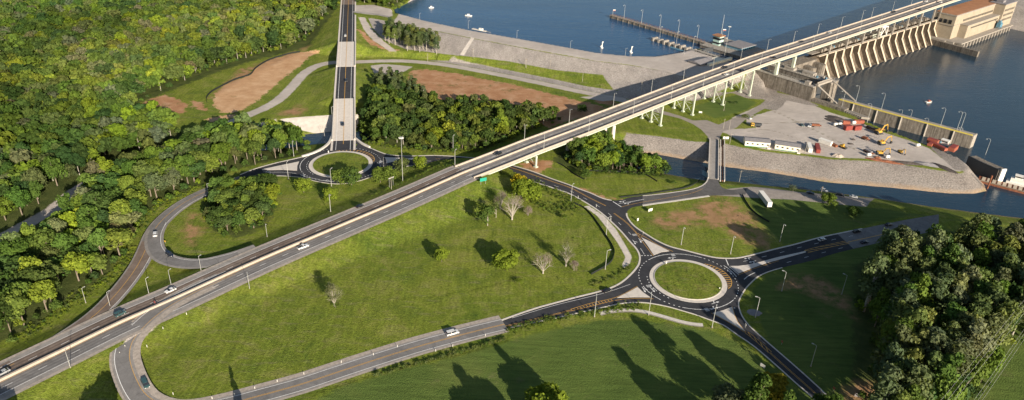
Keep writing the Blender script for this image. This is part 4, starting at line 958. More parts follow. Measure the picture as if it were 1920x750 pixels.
m = MB(); stbox(m, 734.6, 770.5, -36.5, -19.5, 24.82, 25.6); stbox(m, 740, 748, -31, -24, 25.6, 28); child(m, 'tower_roof', 'roof_grey', ph)
WN = [(651+k*3.2, 652.5+k*3.2, -25.75, -25.4, 15.2, 17.6) for k in range(26)]+[(628.7, 629.1, -22.5+k*4.9, -19.4+k*4.9, 14.6, 18.6) for k in range(4)]
WN += [(656+k*3.2, 657.6+k*3.2, -33.75, -33.4, 8.6, 10.2) for k in range(24)]+[(738+k*3.8, 739.6+k*3.8, -36.25, -35.9, 6+r*5.5, 8.4+r*5.5) for k in range(8) for r in range(3)]
for q in WN: m = MB(); stbox(m, *q); child(m, 'window', 'glass_dark', ph)
m = MB(); stbox(m, 628.4, 646.5, -26.0, -25.5, 13.2, 13.8); stbox(m, 628.4, 628.98, -25.5, -2.7, 12.6, 13.4); child(m, 'string_course', 'concrete', ph)
m = MB(); stbox(m, 622, 768, -41, -33.6, -2.2, -1); stbox(m, 620, 646.4, -33.5, -25.6, -12, -1); stbox(m, 618, 628.5, -25.4, -4, -12, -1); child(m, 'tailrace_deck', 'concrete', ph)
for k in range(16): m = MB(); stbox(m, 628+k*8.6, 630.2+k*8.6, -41.5, -34, -14, -2.2); child(m, 'tailrace_pier', 'concrete', ph)
tw = MB(); P = np.array([np.r_[ST(615, -5)[:2], 0], np.r_[ST(606.5, -64)[:2], 0]]); strip_solid(tw, resample(P, 10), 1.4, 1.4, -14, -1.2)
tag(tw.o('training_wall', 'stained_concrete'), 'low dark concrete training wall reaching into the river beside the powerhouse', 'wall')
m = thing('rail_crane', ST(733, -37, 0), 'grey crane on the powerhouse tailrace deck', 'crane')
q = MB(); stbox(q, 728, 735, -39.5, -35.5, .8, 5.4); stbox(q, 729.5, 733.5, -38.5, -36, 5.4, 8); 
for a in (728.3, 734): 
    for b in (-39.3, -36): stbox(q, a, a+.6, b, b+.6, -1, .8)
child(q, 'body', 'blue_steel', m); q = MB(); q.tube([ST(731, -38, 7), ST(722, -39, 11)], .35, 5); child(q, 'boom', 'lamp_steel', m)
# rocky far bank at the end of the powerhouse
rb = np.array([ST(768, -60), ST(790, -48), ST(900, -70), ST(1100, -120), ST(1400, 30), ST(1100, 60), ST(900, 20), ST(771, 2)])
m = MB(); n = len(rb); c = rb.mean(0)
top = [(c[0]+(p[0]-c[0])*.86, c[1]+(p[1]-c[1])*.86, 15) for p in rb]
m.add([(p[0], p[1], -10) for p in rb]+top, [(i, (i+1) % n, (i+1) % n+n, i+n) for i in range(n)]+[tuple(range(n, 2*n))])
o_ = struct(m.o('far_bank', 'ground'))
for k in A_:
    at = o_.data.attributes.new(k, 'FLOAT', 'POINT'); at.data.foreach_set('value', np.full(len(o_.data.vertices), -8.0 if k in ('a_rock', 'a_damrock') else 60., np.float32))
m = MB(); stbox(m, 778, 800, -18, -8, 14, 18); tag(m.o('bank_building', 'concrete'), 'low concrete building on the rocky bank past the powerhouse', 'building')

# ------------------------------------------------------------------ lamps
def lamp_proto(name, h, arm, heads=1):
    r = thing(name, (0, 0, 0), 'x', 'street lamp')
    MB().tube([(0, 0, 0), (0, 0, h*.5), (0, 0, h)], [.14, .12, .09], 7).o('pole', 'lamp_steel', r)
    MB().tube([(0, 0, -.3), (0, 0, .5)], .32, 8).o('base', 'concrete', r)
    if heads == 1:
        MB().tube([(0, 0, h-.2), (arm*.5, 0, h+.25), (arm, 0, h+.3)], [.08, .07, .06], 5).o('arm', 'lamp_steel', r)
        MB().box(arm-.2, arm+.75, -.2, .2, h+.18, h+.4).o('lamp_head', 'lamp_steel', r)
    elif heads == 2:
        MB().tube([(0, 0, h), (arm*.3, 0, h+.7), (arm*.8, 0, h+.8), (arm, 0, h+.1)], .09, 5).o('arm', 'lamp_steel', r)
        MB().box(arm-.4, arm+.5, -.25, .25, h-.2, h+.15).o('lamp_head', 'lamp_steel', r)
    else:
        MB().tube([(0, 0, h), (0, 0, h+.4)], [.9, .9], 10).o('ring', 'lamp_steel', r)
        for k in range(heads):
            a = 2*PI*k/heads; MB().box(-.35, .35, -.3, .3, h-.25, h+.2).xf(M4((1.1*math.cos(a), 1.1*math.sin(a), 0), a)).o('lamp_head', 'white_panel', r)
    return r
used = {}
def place(key, make, loc_, rz, label, cat=None, group=None, sc_=1):
    if key not in used: used[key] = make(); o = used[key]; first = True
    else: o = copy_tree(used[key])
    o.location = tuple(map(float, loc_)); o.rotation_euler = (0, 0, rz); o.scale = (sc_,)*3
    o['label'] = label
    if cat: o['category'] = cat
    if group: o['group'] = group
    elif 'group' in o: del o['group']
    return o
lp_road = lambda: lamp_proto('street_lamp', 10.8, 1.3)
lp_lock = lambda: lamp_proto('lock_lamp', 13.5, 2.4, 2)
lp_mast = lambda: lamp_proto('high_mast_lamp', 31, 0, 6)
for px, py, rz, lab in [
    (551, 293, -1, 'white street lamp by the trees northwest of the left roundabout'), (609.3, 266, 0, 'white street lamp at the parapet where the hill road leaves the left roundabout'),
    (623.5, 227, 0, 'white street lamp against the parapet beside the creek bridge'), (541, 336, 1.5, 'white street lamp beside the pale splitter island west of the left roundabout'),
    (621.6, 349, 1.2, 'white street lamp in front of the left roundabout between two bushy trees'), (719.5, 313, 1.5, 'short lamp on the east side of the left roundabout by the splitter island'),
    (853, 313, 1.2, 'white street lamp left of the highway bridge start over the shaded road'), (849.5, 284, 1.2, 'white street lamp on the grass verge under the tree belt beside the highway bridge'),
    (1070.5, 378, 1, 'white street lamp nearest the underpass on the road to the right roundabout'), (1136.5, 441, .4, 'white street lamp beside the upper part of the pale concrete ditch'),
    (1134.7, 505, .4, 'white street lamp in the meadow at the lower end of the pale ditch'), (1216, 590.5, 1.5, 'white street lamp at the curved gutter south of the right roundabout'),
    (1114.5, 594, 1.5, 'white street lamp on the verge of the road west of the right roundabout'), (1335, 614, 1.2, 'white street lamp beside the southeast exit of the right roundabout'),
    (1369.6, 476, -1.5, 'white street lamp north of the eastern splitter island'), (1277, 459, -1.5, 'white street lamp on the bare brown patch north of the right roundabout'),
    (1416.3, 595.3, 2.8, 'white street lamp beside the grey stone patch east of the right roundabout'), (1520, 687, 2.5, 'white street lamp alone in the dark shaded grass beside the southeast road'),
    (1465.5, 546, 2.5, 'white street lamp just below the east road where its lower kerb bends'), (1462, 453, -1.5, 'white street lamp in the shade above the east road'),
    (1578, 552, 2.5, 'dim lamp post deep in the shade in front of the dark wood'), (321, 534, 1, 'street lamp on the grass wedge above the highway with a long shadow'),
    (377, 507, 1, 'street lamp where the loop slip road meets the highway'), (279, 550, 1, 'street lamp on the narrow grass wedge between slip road and highway'),
    (207, 576, 1, 'street lamp at the lower gravel edge of the slip road'), (161, 568, 1, 'street lamp on the grass between wood and slip road'),
    (468, 541, 2, 'street lamp on the gravel edge where loop ramp and highway part'), (132, 689, 2, 'street lamp on the grass south of the highway near the frame edge'),
    (501, 444, -1, 'street lamp on the north verge of the highway below the tree clump'), (620, 397, -1, 'street lamp on the north highway verge near the tall mast'),
    (391.5, 367, -.5, 'street lamp on the shaded slip road bend beside the wood'), (518, 353, -1, 'short lamp beside the metal gate in front of the left roundabout')]:
    p = TT([(px, py)])[0]; short = lab.startswith('short'); place('road', lp_road, p, rz, lab, group='white street lamps along the roads', sc_=.55 if short else (.72 if px < 540 and py > 360 else 1))
ORD = 'first second third fourth fifth sixth seventh eighth ninth tenth eleventh twelfth thirteenth fourteenth fifteenth sixteenth seventeenth eighteenth nineteenth twentieth twenty-first twenty-second'.split()
for k, s in enumerate([56.1, 95.8, 138.7, 179, 215.8, 252.2, 289.5, 327.1, 367.6, 407, 449, 488]):
    place('road', lp_road, ST(s, -9.35, deck_z(s)+1.1), BANG+PI/2, 'lamp post on the near parapet of the highway bridge, %s from the abutment' % ORD[k], group='lamp posts on the near parapet of the highway bridge', sc_=.92)
    place('road', lp_road, ST(s, 9.35, deck_z(s)+1.1), BANG-PI/2, 'lamp post on the far parapet of the highway bridge, %s from the abutment' % ORD[k], group='lamp posts on the far parapet of the highway bridge', sc_=.92)
for k, s in enumerate((507.8, 551.4, 593.1, 634, 675)):
    place('road', lp_road, ST(s, 9.35, deck_z(s)+1.1), BANG-PI/2, 'lamp post on the far parapet of the highway bridge, %s beyond the white gantry crane' % ORD[k], group='lamp posts on the far parapet of the highway bridge', sc_=.92)
place('mast', lp_mast, W(755.5, 349), 0, 'very tall high mast light beside the left roundabout', 'high mast light')
place('mast', lp_mast, ST(322.3, 46.4, 12), 0, 'tall floodlight mast with a ring of lamps at the head of the lock', 'high mast light', sc_=.88)
for s, t, nm in [(347.5, 190, 'nearest the tip'), (347.5, 166, 'second from the tip'), (347.5, 142, 'third from the tip'), (347.5, 119, 'fourth from the tip'), (347.5, 96, 'closest to the control house')]:
    place('lock', lp_lock, ST(s, t, 12), BANG+PI, 'hooked grey lamp on the long lake pier, %s' % nm, group='hooked lamps on the long lake pier')
for s, t, nm in [(319, 118, 'outermost'), (319, 98, 'middle'), (319, 79, 'innermost')]:
    place('lock', lp_lock, ST(s, t, 11.5), BANG, 'hooked grey lamp on the short mooring pier, %s of three' % nm, group='hooked lamps on the mooring pier', sc_=.85)
for px, py, z, nm in [(1604, 193, 3, 'first from the lock'), (1651.5, 208, 3, 'second from the lock'), (1763, 237, 3, 'third from the lock'), (1794, 244, 3, 'at the river end'), (1800, 246, 3, 'beside the ladder at the river end')]:
    place('lock', lp_lock, W(px, py, z), BANG+PI/2, 'lamp on the river guide wall, %s' % nm, group='lamps on the river guide wall', sc_=1)
for px, py, nm in [(1577, 205, 'by the stairway foot'), (1625.5, 230, 'behind the excavators'), (1683, 240, 'behind the bare gravel'), (1701, 240, 'by the small green board'), (1731, 257, 'beside the shaded strip'), (1794, 275, 'behind the red barge parts'), (1845, 297, 'at the tip near the dock')]:
    place('lock', lp_lock, TT([(px, py)])[0], BANG+PI/2, 'tall lamp on the yard river edge, %s' % nm, group='tall lamps along the river edge of the yard', sc_=1.05)
for px, py, z, nm in [(787, 39, 12, 'left end of the dam crest'), (878, 53, 12, 'beside the small jetty'), (969, 72, 12, 'middle of the dam crest'), (1069, 92, 12, 'right of the middle of the dam crest'), (1172, 106, 12, 'in front of the white lake markers'), (1282, 103, 12, 'where the crest meets the mooring pier')]:
    place('road', lp_road, W(px, py, z), 0, 'thin pale post at the %s' % nm if 'crest' in nm else 'thin pale post on the dam crest, %s' % nm, 'post', 'thin posts along the dam crest', .68)
# wooden poles
def pole_proto():
    r = thing('utility_pole', (0, 0, 0), 'x', 'utility pole'); MB().tube([(0, 0, 0), (0, 0, 9)], [.16, .11], 6).o('pole', 'pale_bark', r)
    MB().box(-1, 1, -.07, .07, 8.2, 8.4).o('crossarm', 'trunk_bark', r); return r
for px, py, lab in [(985, 127, 'wooden pole on the grass berm at the dam toe, left one'), (1031, 130, 'wooden pole at the seam of the dam slope'), (1092, 153, 'wooden pole on the berm near the bridge shadow'), (887, 108, 'wooden pole at the berm by the dirt ramp'), (987, 127.5, 'paired wooden pole on the berm'),
    (1202, 171, 'wooden pole on the gravel slope behind the bridge'), (802, 117, 'wooden pole beside the turnaround island'), (1356, 242, 'wooden pole at the yard road junction, left of the pair'), (1367, 243, 'wooden pole at the yard road junction, right of the pair'), (1368, 270, 'wooden pole at the bridge end beside the notice boards'), (1357, 208, 'wooden pole on the lawn under the bridge'),
    (1509, 287, 'wooden pole beside the white container'), (1537, 372, 'wooden pole in the car park below the canal'), (1386, 341, 'pale post on the canal bank'), (369, 132, 'bare pole at the edge of the big wood'), (250, 180, 'bare pole standing in front of the big wood'), (734, 355, 'pole holding a small sign south of the left roundabout')]:
    place('pole', pole_proto, TT([(px, py)])[0], .4, lab, group='wooden utility poles', sc_=.9)

# ------------------------------------------------------------------ vehicles
def car(kind, col, label, p, rz, cat='car', group=None, metal=.2):
    L, Wd, hh = {'sedan': (4.7, 1.85, 1.42), 'suv': (4.8, 1.95, 1.8), 'pickup': (5.7, 2.0, 1.85), 'van': (5.2, 2.0, 1.95), 'suburban': (5.6, 2.05, 1.95)}[kind]
    pm = 'car_paint_'+'_'.join('%d' % int(c*100) for c in col); paint(pm, col, metal)
    r = thing({'pickup': 'pickup_truck', 'van': 'van', 'suv': 'parked_suv'}.get(kind, 'car') if kind != 'suv' else 'suv', p, label, cat, group, rz)
    h = L/2; w_ = Wd/2; gc_ = .28; bl = .95 if kind == 'sedan' else 1.08
    prof = [(-h, gc_+.1), (-h+.05, bl-.12), (-h+.25, bl), (h-1.2, bl), (h-.25, bl-.18), (h, bl-.4), (h, gc_+.05), (h-.2, gc_), (-h+.2, gc_)]
    if kind == 'pickup': prof = [(-h, gc_+.15), (-h, bl+.02), (h-1.4, bl+.02), (h-.25, bl-.12), (h, bl-.35), (h, gc_+.05), (h-.2, gc_), (-h+.2, gc_)]
    MB().extr(prof, -w_, w_).o('body', pm, r)
    if kind == 'sedan': c0, c1, t0, t1 = -h+.45, h-1.25, -h+1.25, h-2.15
    elif kind == 'pickup': c0, c1, t0, t1 = -.55, h-1.45, -.35, h-2.2
    else: c0, c1, t0, t1 = -h+.08, h-1.2, -h+.35, h-1.95
    def frus(z0, z1, ins):
        m = MB(); f0 = 0; f1 = 1
        V = [(c0, -w_+.06, z0), (c1, -w_+.06, z0), (c1, w_-.06, z0), (c0, w_-.06, z0), (t0, -w_+.25, z1), (t1, -w_+.25, z1), (t1, w_-.25, z1), (t0, w_-.25, z1)]
        return m.add(V, [(3, 2, 1, 0), (4, 5, 6, 7), (0, 1, 5, 4), (1, 2, 6, 5), (2, 3, 7, 6), (3, 0, 4, 7)])
    frus(bl-.01, hh-.06, 0).o('window', 'glass_dark', r)
    MB().box(t0-.05, t1+.05, -w_+.22, w_-.22, hh-.08, hh).o('roof', pm, r)
    for x in ((c0+c1)/2-.1,):
        for s_ in (1, -1): MB().add([(x-.06, s_*(w_-.05), bl), (x+.06, s_*(w_-.05), bl), ((t0+t1)/2+.05, s_*(w_-.22), hh-.05), ((t0+t1)/2-.07, s_*(w_-.22), hh-.05)], [(0, 1, 2, 3)]).o('pillar', pm, r)
    for x in (-h+.95, h-.95):
        for s_ in (1, -1):
            q = MB().tube([(x, s_*(w_-.22), .34), (x, s_*(w_+.01), .34)], .34, 12).o('wheel', 'rubber', r); MB().tube([(x, s_*(w_-.05), .34), (x, s_*(w_+.03), .34)], .18, 8).o('hubcap', 'lamp_steel', q)
    if kind == 'pickup': MB().box(-h+.1, c0-.12, -w_+.15, w_-.15, bl+.025, bl+.03).o('bed', 'dark_metal', r)
    for s_ in (1, -1):
        MB().box(h-.1, h+.02, s_*(w_-.3)-.2, s_*(w_-.3)+.2, bl-.35, bl-.2).o('headlight', 'white_panel', r); MB().box(-h-.02, -h+.05, s_*(w_-.2)-.13, s_*(w_-.2)+.13, bl-.35, bl-.12).o('tail_light', 'paint_red', r)
    return r
WH, SILV, BLK, DKB, TEAL = (.75, .75, .73), (.45, .46, .46), (.012, .013, .016), (.012, .02, .04), (.05, .11, .11)
def vx(kind, col, px, py, dx, dy, z, lab, **k):
    a = hd(px, py, dx, dy, z); car(kind, col, lab, W(px, py, z), a, **k)
vx('sedan', SILV, 6, 700, -10, 5, 3.0, 'silver car on the highway at the far left edge')
vx('suv', TEAL, 225, 590, 10, -5, 3.15, 'dark teal suv on the upper highway carriageway left of the motorcycle', cat='suv')
vx('sedan', WH, 320, 546, -10, 4.5, 3.15, 'white car on the upper highway shoulder below the slip road bend')
vx('pickup', WH, 568, 464.5, 10, -3.6, 3.9, 'white pickup truck on the lower highway carriageway', cat='pickup')
vx('sedan', BLK, 675, 388, 10, -4, 4.9, 'black car on the upper highway carriageway left of the tall mast')
vx('suv', WH, 291.5, 440.5, 1, -10, 1.25, 'white suv on the loop slip road bend', cat='suv')
vx('suv', DKB, 319, 479, 8, 5, 1.95, 'dark suv at the bottom of the loop slip road bend', cat='suv')
vx('suburban', TEAL, 273, 722, 4.5, 8, .3, 'dark green van rounding the loop ramp at the bottom left', cat='van')
vx('suburban', WH, 848, 626, 10, -2.8, .1, 'white suv on the old two lane road beside the meadow', cat='suv')
vx('sedan', BLK, 1138, 546, 10, -3.5, .1, 'black car entering the right roundabout from the west')
vx('sedan', WH, 1540.5, 450.5, 10, -2.6, .1, 'white car on the shaded east road')
vx('suv', BLK, 1606, 435.5, 10, -2.2, .1, 'black suv on the old asphalt of the east road', cat='suv')
vx('sedan', DKB, 1620, 455.5, 10, -2.2, .1, 'dark blue car in the lower lane of the east road')
vx('sedan', BLK, 1666, 422.5, 10, -1.9, .1, 'black car on the east road close to the dark wood')
vx('sedan', WH, 647.5, 67.5, .3, 6, 10.4, 'white car high on the hill road')
vx('suv', BLK, 649, 152.5, 0, 6, 6.5, 'dark car in the middle of the hill road', cat='suv')
vx('suv', DKB, 643, 234.5, 0, 6, 1.8, 'dark suv on the creek bridge coming to the left roundabout', cat='suv')
def vb(kind, col, s, t, lab, cat='car', rev=False):
    car(kind, col, lab, ST(s, t, deck_z(s)+.2), BANG+(PI if rev else 0), cat)
vb('suv', BLK, 31, 5, 'black suv on the far carriageway at the start of the highway bridge', 'suv', True)
vb('suv', BLK, 264, 6, 'black suv on the far carriageway of the bridge over the canal lawn', 'suv', True)
vb('sedan', WH, 252, -4, 'white car on the near carriageway of the bridge above the rock slope')
vb('suv', DKB, 269, -6.5, 'dark blue suv ahead of the white car on the near bridge carriageway', 'suv')
vb('sedan', BLK, 377, 6.5, 'black car on the far carriageway above the lock', 'car', True)
vb('sedan', SILV, 424, 6.5, 'silver car on the far carriageway above the spillway', 'car', True)
vb('sedan', BLK, 317, -4.5, 'black car on the near carriageway above the lock wall')
vb('suv', BLK, 549, 6.5, 'black suv on the far carriageway above the spillway end', 'suv', True)
vb('sedan', BLK, 583, -4.5, 'black car on the near carriageway in front of the powerhouse')
vb('suv', WH, 622, 6.5, 'white suv on the far carriageway above the powerhouse end', 'suv', True)
vb('van', WH, 632, -4.5, 'white van on the near carriageway beside the powerhouse roof', 'van')
vx('pickup', WH, 1403, 222, 8, 4, .1, 'white pickup parked at the corner of the yard lawn', cat='pickup')
vx('sedan', TEAL, 1503, 235.5, 7, 6, .1, 'teal car parked alone on the gravel yard')
vx('pickup', WH, 1519, 237, -4, 3, .1, 'white pickup in front of the red trailer in the yard', cat='pickup')
vx('sedan', DKB, 1519, 363, 10, 2, .1, 'dark blue car parked in the shade right of the lamp by the canal')
vx('suv', BLK, 1575, 367, 10, 2, .1, 'dark suv in the car park right of the small tree', cat='suv')
vx('sedan', SILV, 1600, 370, 10, 2, .1, 'grey car at the right end of the shaded car park')
vx('sedan', SILV, 1545, 358, 8, 4, .1, 'silver car beside the pole in the car park')
# motorcycle and rider
r = thing('motorcycle', W(290.5, 570, 3.12), 'small dark motorcycle on the highway with a rider in red', 'motorcycle', None, hd(290, 570, 10, -5, 3))
MB().tube([(-.5, 0, .55), (0, 0, .75), (.45, 0, .8)], [.12, .2, .12], 6).o('body', 'dark_metal', r)
for x in (-.7, .7): MB().tube([(x, -.07, .32), (x, .07, .32)], .32, 12).o('wheel', 'rubber', r)
MB().tube([(.7, 0, .35), (.5, 0, 1.0)], .05, 5).o('fork', 'lamp_steel', r); MB().tube([(.5, -.35, 1.05), (.5, .35, 1.05)], .03, 5).o('handlebar', 'dark_metal', r)
MB().tube([(-.5, 0, .82), (.05, 0, .84)], [.13, .15], 6).o('seat', 'dark_metal', r)
def skinned(name, joints, edges, rad, mat, parent, loc_, rz):
    me_ = bpy.data.meshes.new(name); me_.from_pydata(joints, edges, []); o = bpy.data.objects.new(name, me_); COL.objects.link(o); me_.materials.append(MATS[mat])
    sm = o.modifiers.new('s', 'SKIN'); me_.skin_vertices[0].data[0].use_root = True
    for i, q in enumerate(rad): me_.skin_vertices[0].data[i].radius = (q, q)
    ss = o.modifiers.new('d', 'SUBSURF'); ss.levels = ss.render_levels = 1
    dg = bpy.context.evaluated_depsgraph_get(); m2 = bpy.data.meshes.new_from_object(o.evaluated_get(dg)); o.modifiers.clear(); o.data = m2
    m2.materials.clear(); m2.materials.append(MATS[mat]); o.location = tuple(map(float, loc_)); o.rotation_euler = (0, 0, rz)
    if parent: o.parent = parent
    return o
J = [(-.25, 0, .95), (-.18, 0, 1.2), (-.05, 0, 1.45), (0, 0, 1.6), (.05, 0, 1.78), (-.05, .2, 1.42), (.15, .28, 1.2), (.45, .3, 1.08), (-.05, -.2, 1.42), (.15, -.28, 1.2), (.45, -.3, 1.08), (-.2, .13, .93), (.2, .22, .8), (.05, .2, .35), (.18, .2, .3), (-.2, -.13, .93), (.2, -.22, .8), (.05, -.2, .35), (.18, -.2, .3)]
rid = skinned('person', J, [(0, 1), (1, 2), (2, 3), (3, 4), (2, 5), (5, 6), (6, 7), (2, 8), (8, 9), (9, 10), (0, 11), (11, 12), (12, 13), (13, 14), (0, 15), (15, 16), (16, 17), (17, 18)], [.16, .17, .18, .07, .12, .09, .07, .045, .09, .07, .045, .12, .09, .06, .05, .12, .09, .06, .05], 'paint_red', None, W(290.5, 570, 3.12), hd(290, 570, 10, -5, 3))
tag(rid, 'person in red riding the motorcycle on the highway', 'person')
hm = MB().tube([(.05, 0, 1.66), (.06, 0, 1.78), (.06, 0, 1.93), (.05, 0, 1.97)], [.11, .16, .13, .04], 10).o('helmet', 'dark_metal', rid)

# ------------------------------------------------------------------ yard
def boxthing(name, parts, label, cat, p, rz, group=None):
    r = thing(name, p, label, cat, group, rz)
    for nm, mt, bx_ in parts:
        m = MB()
        for b in bx_: m.box(*b)
        m.o(nm, mt, r)
    return r
# office trailers
for px0, py0, px1, py1, lab in [(1396, 274, 1443, 278, 'long cream site office beside the canal bank, left of two'), (1452, 280, 1499, 287, 'long cream site office beside the canal bank, right of two')]:
    a, b = W(px0, py0, 0), W(px1, py1, 0); d = b-a; L = math.hypot(d[0], d[1]); rz = math.atan2(d[1], d[0])
    r = thing('site_office', a, lab, 'site office', 'long cream site offices', rz)
    MB().box(0, L, 0, 8.4, .5, 3.8).o('wall', 'cream_wall', r)
    MB().extr([(-.4, 3.8), (4.2, 4.9), (8.8, 3.8)], -.3, L+.3, 'x').xf(Matrix.Identity(4)).o('roof', 'roof_grey', r)
    MB().box(.1, L-.1, .1, 8.2, .0, .5).o('skirting', 'green_trim', r)
    nw_ = 5
    for k in range(nw_):
        f = MB().box(L*(k+.5)/nw_-.7, L*(k+.5)/nw_+.7, -.06, .02, 1.7, 2.7).o('window', 'glass_dark', r)
    MB().box(L*.93, L*.93+1, -.07, .02, .5, 2.6).o('door', 'roof_grey', r)
    MB().box(L*.9, L*.9+2, -1.6, -.08, 0, .6).o('steps', 'white_panel', r)
def container(px, py, dx, dy, L, w_, h, mat, lab, name='shipping_container', cat='container', group=None):
    r = thing(name, W(px, py, 0), lab, cat, group, hd(px, py, dx, dy))
    MB().box(-L/2, L/2, -w_/2, w_/2, .2, h).o('shell', mat, r)
    for s_ in (1, -1):
        m = MB()
        for k in range(int(L/1.0)): m.box(-L/2+.4+k*1.0, -L/2+.7+k*1.0, s_*w_/2-.05, s_*w_/2+.05, .4, h-.2)
        m.o('corrugation', mat, r)
    MB().box(L/2-.02, L/2+.08, -w_/2+.15, w_/2-.15, .35, h-.15).o('door', mat, r)
    MB().box(-L/2-.05, L/2+.05, -w_/2-.05, w_/2+.05, h, h+.12).o('roof', mat, r)
container(1517, 280, -3, -10, 12, 2.6, 2.8, 'white_panel', 'white shipping container standing beside the red one at the yard edge')
container(1532, 281.5, -2.5, -10, 12, 2.6, 2.8, 'paint_red', 'dark red shipping container standing beside the white one at the yard edge')
container(1589, 243.5, 10, -1, 6, 3, 3.4, 'paint_red', 'red steel hut, left one of the pair in the middle of the yard', 'steel_hut', 'hut')
container(1606, 243.5, 10, -1, 6, 3, 3.2, 'paint_red', 'red steel hut, right one of the pair in the middle of the yard', 'steel_hut', 'hut')
container(1586, 233.5, 10, 1, 5, 2.4, 2.8, 'paint_orange', 'orange tool box in the row behind the red huts, left', 'tool_container', 'container')
container(1606, 231.5, 10, 1, 4.4, 2.4, 2.6, 'paint_orange', 'orange tool box in the row behind the red huts, middle', 'tool_container', 'container')
container(1614, 231, 10, 1, 4, 2.4, 2.4, 'paint_orange', 'orange tool box in the row behind the red huts, right', 'tool_container', 'container')
container(1547, 270, 10, 3.5, 9, 3, 3, 'white_panel', 'faded white container beside the small yellow loader')
container(1563, 274, 10, 5, 5, 2.2, 1.6, 'rust', 'rusty skip next to the faded white container', 'skip', 'skip')
def tank(px, py, lab):
    r = thing('fuel_tank', W(px, py), lab, 'tank', 'white tanks in the yard', .3)
    MB().tube([(-1.6, 0, 1.3), (-1.3, 0, 1.3), (1.3, 0, 1.3), (1.6, 0, 1.3)], [.7, 1.1, 1.1, .7], 12).o('shell', 'white_panel', r)
    MB().box(-1, -.7, -.9, .9, 0, 1).o('saddle', 'dark_metal', r); MB().box(.7, 1, -.9, .9, 0, 1).o('saddle', 'dark_metal', r)
for q, l_ in (((1566, 236), 'white tank at the left end of the equipment row'), ((1574, 235.5), 'white tank next to the orange tool box'), ((1600, 232.5), 'white tank between the two orange tool boxes'), ((1720, 275), 'lone white tank on open gravel left of the red barge parts'), ((1628, 293), 'white tank among the scrap near the canal bank'), ((1663, 297), 'white tank at the rusty scrap line')): tank(*q, l_)
def excavator(px, py, ang, lab, sc_=1.0, reach=1.0):
    r = thing('excavator', W(px, py), lab, 'excavator', 'yellow excavators in the yard', ang); r.scale = (sc_,)*3
    for s_ in (1, -1):
        MB().extr([(-2.3, .2), (-2, 0), (2, 0), (2.3, .3), (2.1, .95), (-2.1, .95)], s_*1.25-.35, s_*1.25+.35).o('track', 'dark_metal', r)
    MB().box(-.9, .9, -.9, .9, .6, 1.2).o('undercarriage', 'dark_metal', r)
    MB().extr([(-2.6, 1.25), (1.5, 1.25), (1.5, 1.9), (.2, 2.6), (-2.6, 2.7)], -1.35, 1.35).o('house', 'machine_yellow', r)
    c_ = MB().extr([(-.1, 1.3), (1.6, 1.3), (1.65, 2.3), (1.3, 3.1), (-.1, 3.1)], .4, 1.4).o('cab', 'machine_yellow', r); MB().box(.1, 1.35, .36, 1.44, 2.05, 2.9).o('window', 'glass_dark', c_)
    MB().box(-2.9, -1.6, -1.4, 1.4, 1.2, 2.4).o('counterweight', 'dark_metal', r)
    k = reach
    b = MB().tube([(1.3, -.3, 1.8), (3.4*k, -.3, 5.2), (6.2*k, -.3, 5.6)], [.38, .5, .28], 4).o('boom', 'machine_yellow', r)
    MB().tube([(1.8, -.3, 2.0), (3.2*k, -.3, 4.4)], .14, 5).o('cylinder', 'lamp_steel', b)
    MB().tube([(5.5*k, -.3, 6.1), (6.3*k, -.3, 5.4), (7.4*k, -.3, 2.0)], [.2, .34, .2], 4).o('arm', 'machine_yellow', r)
    MB().extr([(7.2*k, 2.0), (7.9*k, 1.6), (7.6*k, .5), (6.7*k, .3), (6.5*k, 1.1)], -.95, .35).o('bucket', 'dark_metal', r)
eh = hd(1645, 260, 10, -1)
excavator(1647, 251, hd(1647, 251, 10, -2), 'large yellow excavator with raised boom, upper one beside the dark trailer', 1.15)
excavator(1653, 271, hd(1653, 271, 10, -1), 'yellow excavator with raised boom, middle of the yard', 1.05)
excavator(1650, 290, hd(1650, 290, 10, 1), 'yellow excavator with low folded boom near the canal bank', .95, .85)
excavator(1688, 287, hd(1688, 287, 10, 5), 'small yellow excavator on its own at the right of the others', .7, .8)
r = thing('wheel_loader', W(1580, 277.5), 'small yellow loader at the end of the white container row', 'loader', None, hd(1580, 277, 10, 4))
MB().box(-2.4, .4, -1, 1, .7, 1.9).o('body', 'machine_yellow', r); MB().box(-.6, .5, -.8, .8, 1.9, 3).o('cab', 'machine_yellow', r); MB().extr([(1.8, .3), (2.8, .2), (2.6, 1.4), (1.9, 1.2)], -1.3, 1.3).o('bucket', 'dark_metal', r); MB().box(.3, 2, -.5, .5, .8, 1.2).o('arm', 'machine_yellow', r)
for x in (-1.6, .9):
    for s_ in (1, -1): MB().tube([(x, s_*.85, .7), (x, s_*1.25, .7)], .7, 12).o('wheel', 'rubber', r)
r = thing('dump_truck', W(1417, 237.5), 'orange dump truck with black bed beside the yard lawn', 'truck', None, hd(1417, 237, -10, -.5))
MB().box(1.6, 3.8, -1.2, 1.2, .7, 2.9).o('cab', 'machine_yellow', r); MB().box(1.9, 3.84, -1.22, 1.22, 1.8, 2.5).o('window', 'glass_dark', r); MB().extr([(-3.6, 1.1), (1.4, 1.1), (1.4, 2.8), (-3.9, 2.6)], -1.25, 1.25).o('bed', 'dark_metal', r); MB().box(-3.4, 3.7, -.5, .5, .6, 1.1).o('chassis', 'dark_metal', r)
for x in (-2.6, -1.4, 2.7):
    for s_ in (1, -1): MB().tube([(x, s_*.8, .55), (x, s_*1.22, .55)], .55, 12).o('wheel', 'rubber', r)
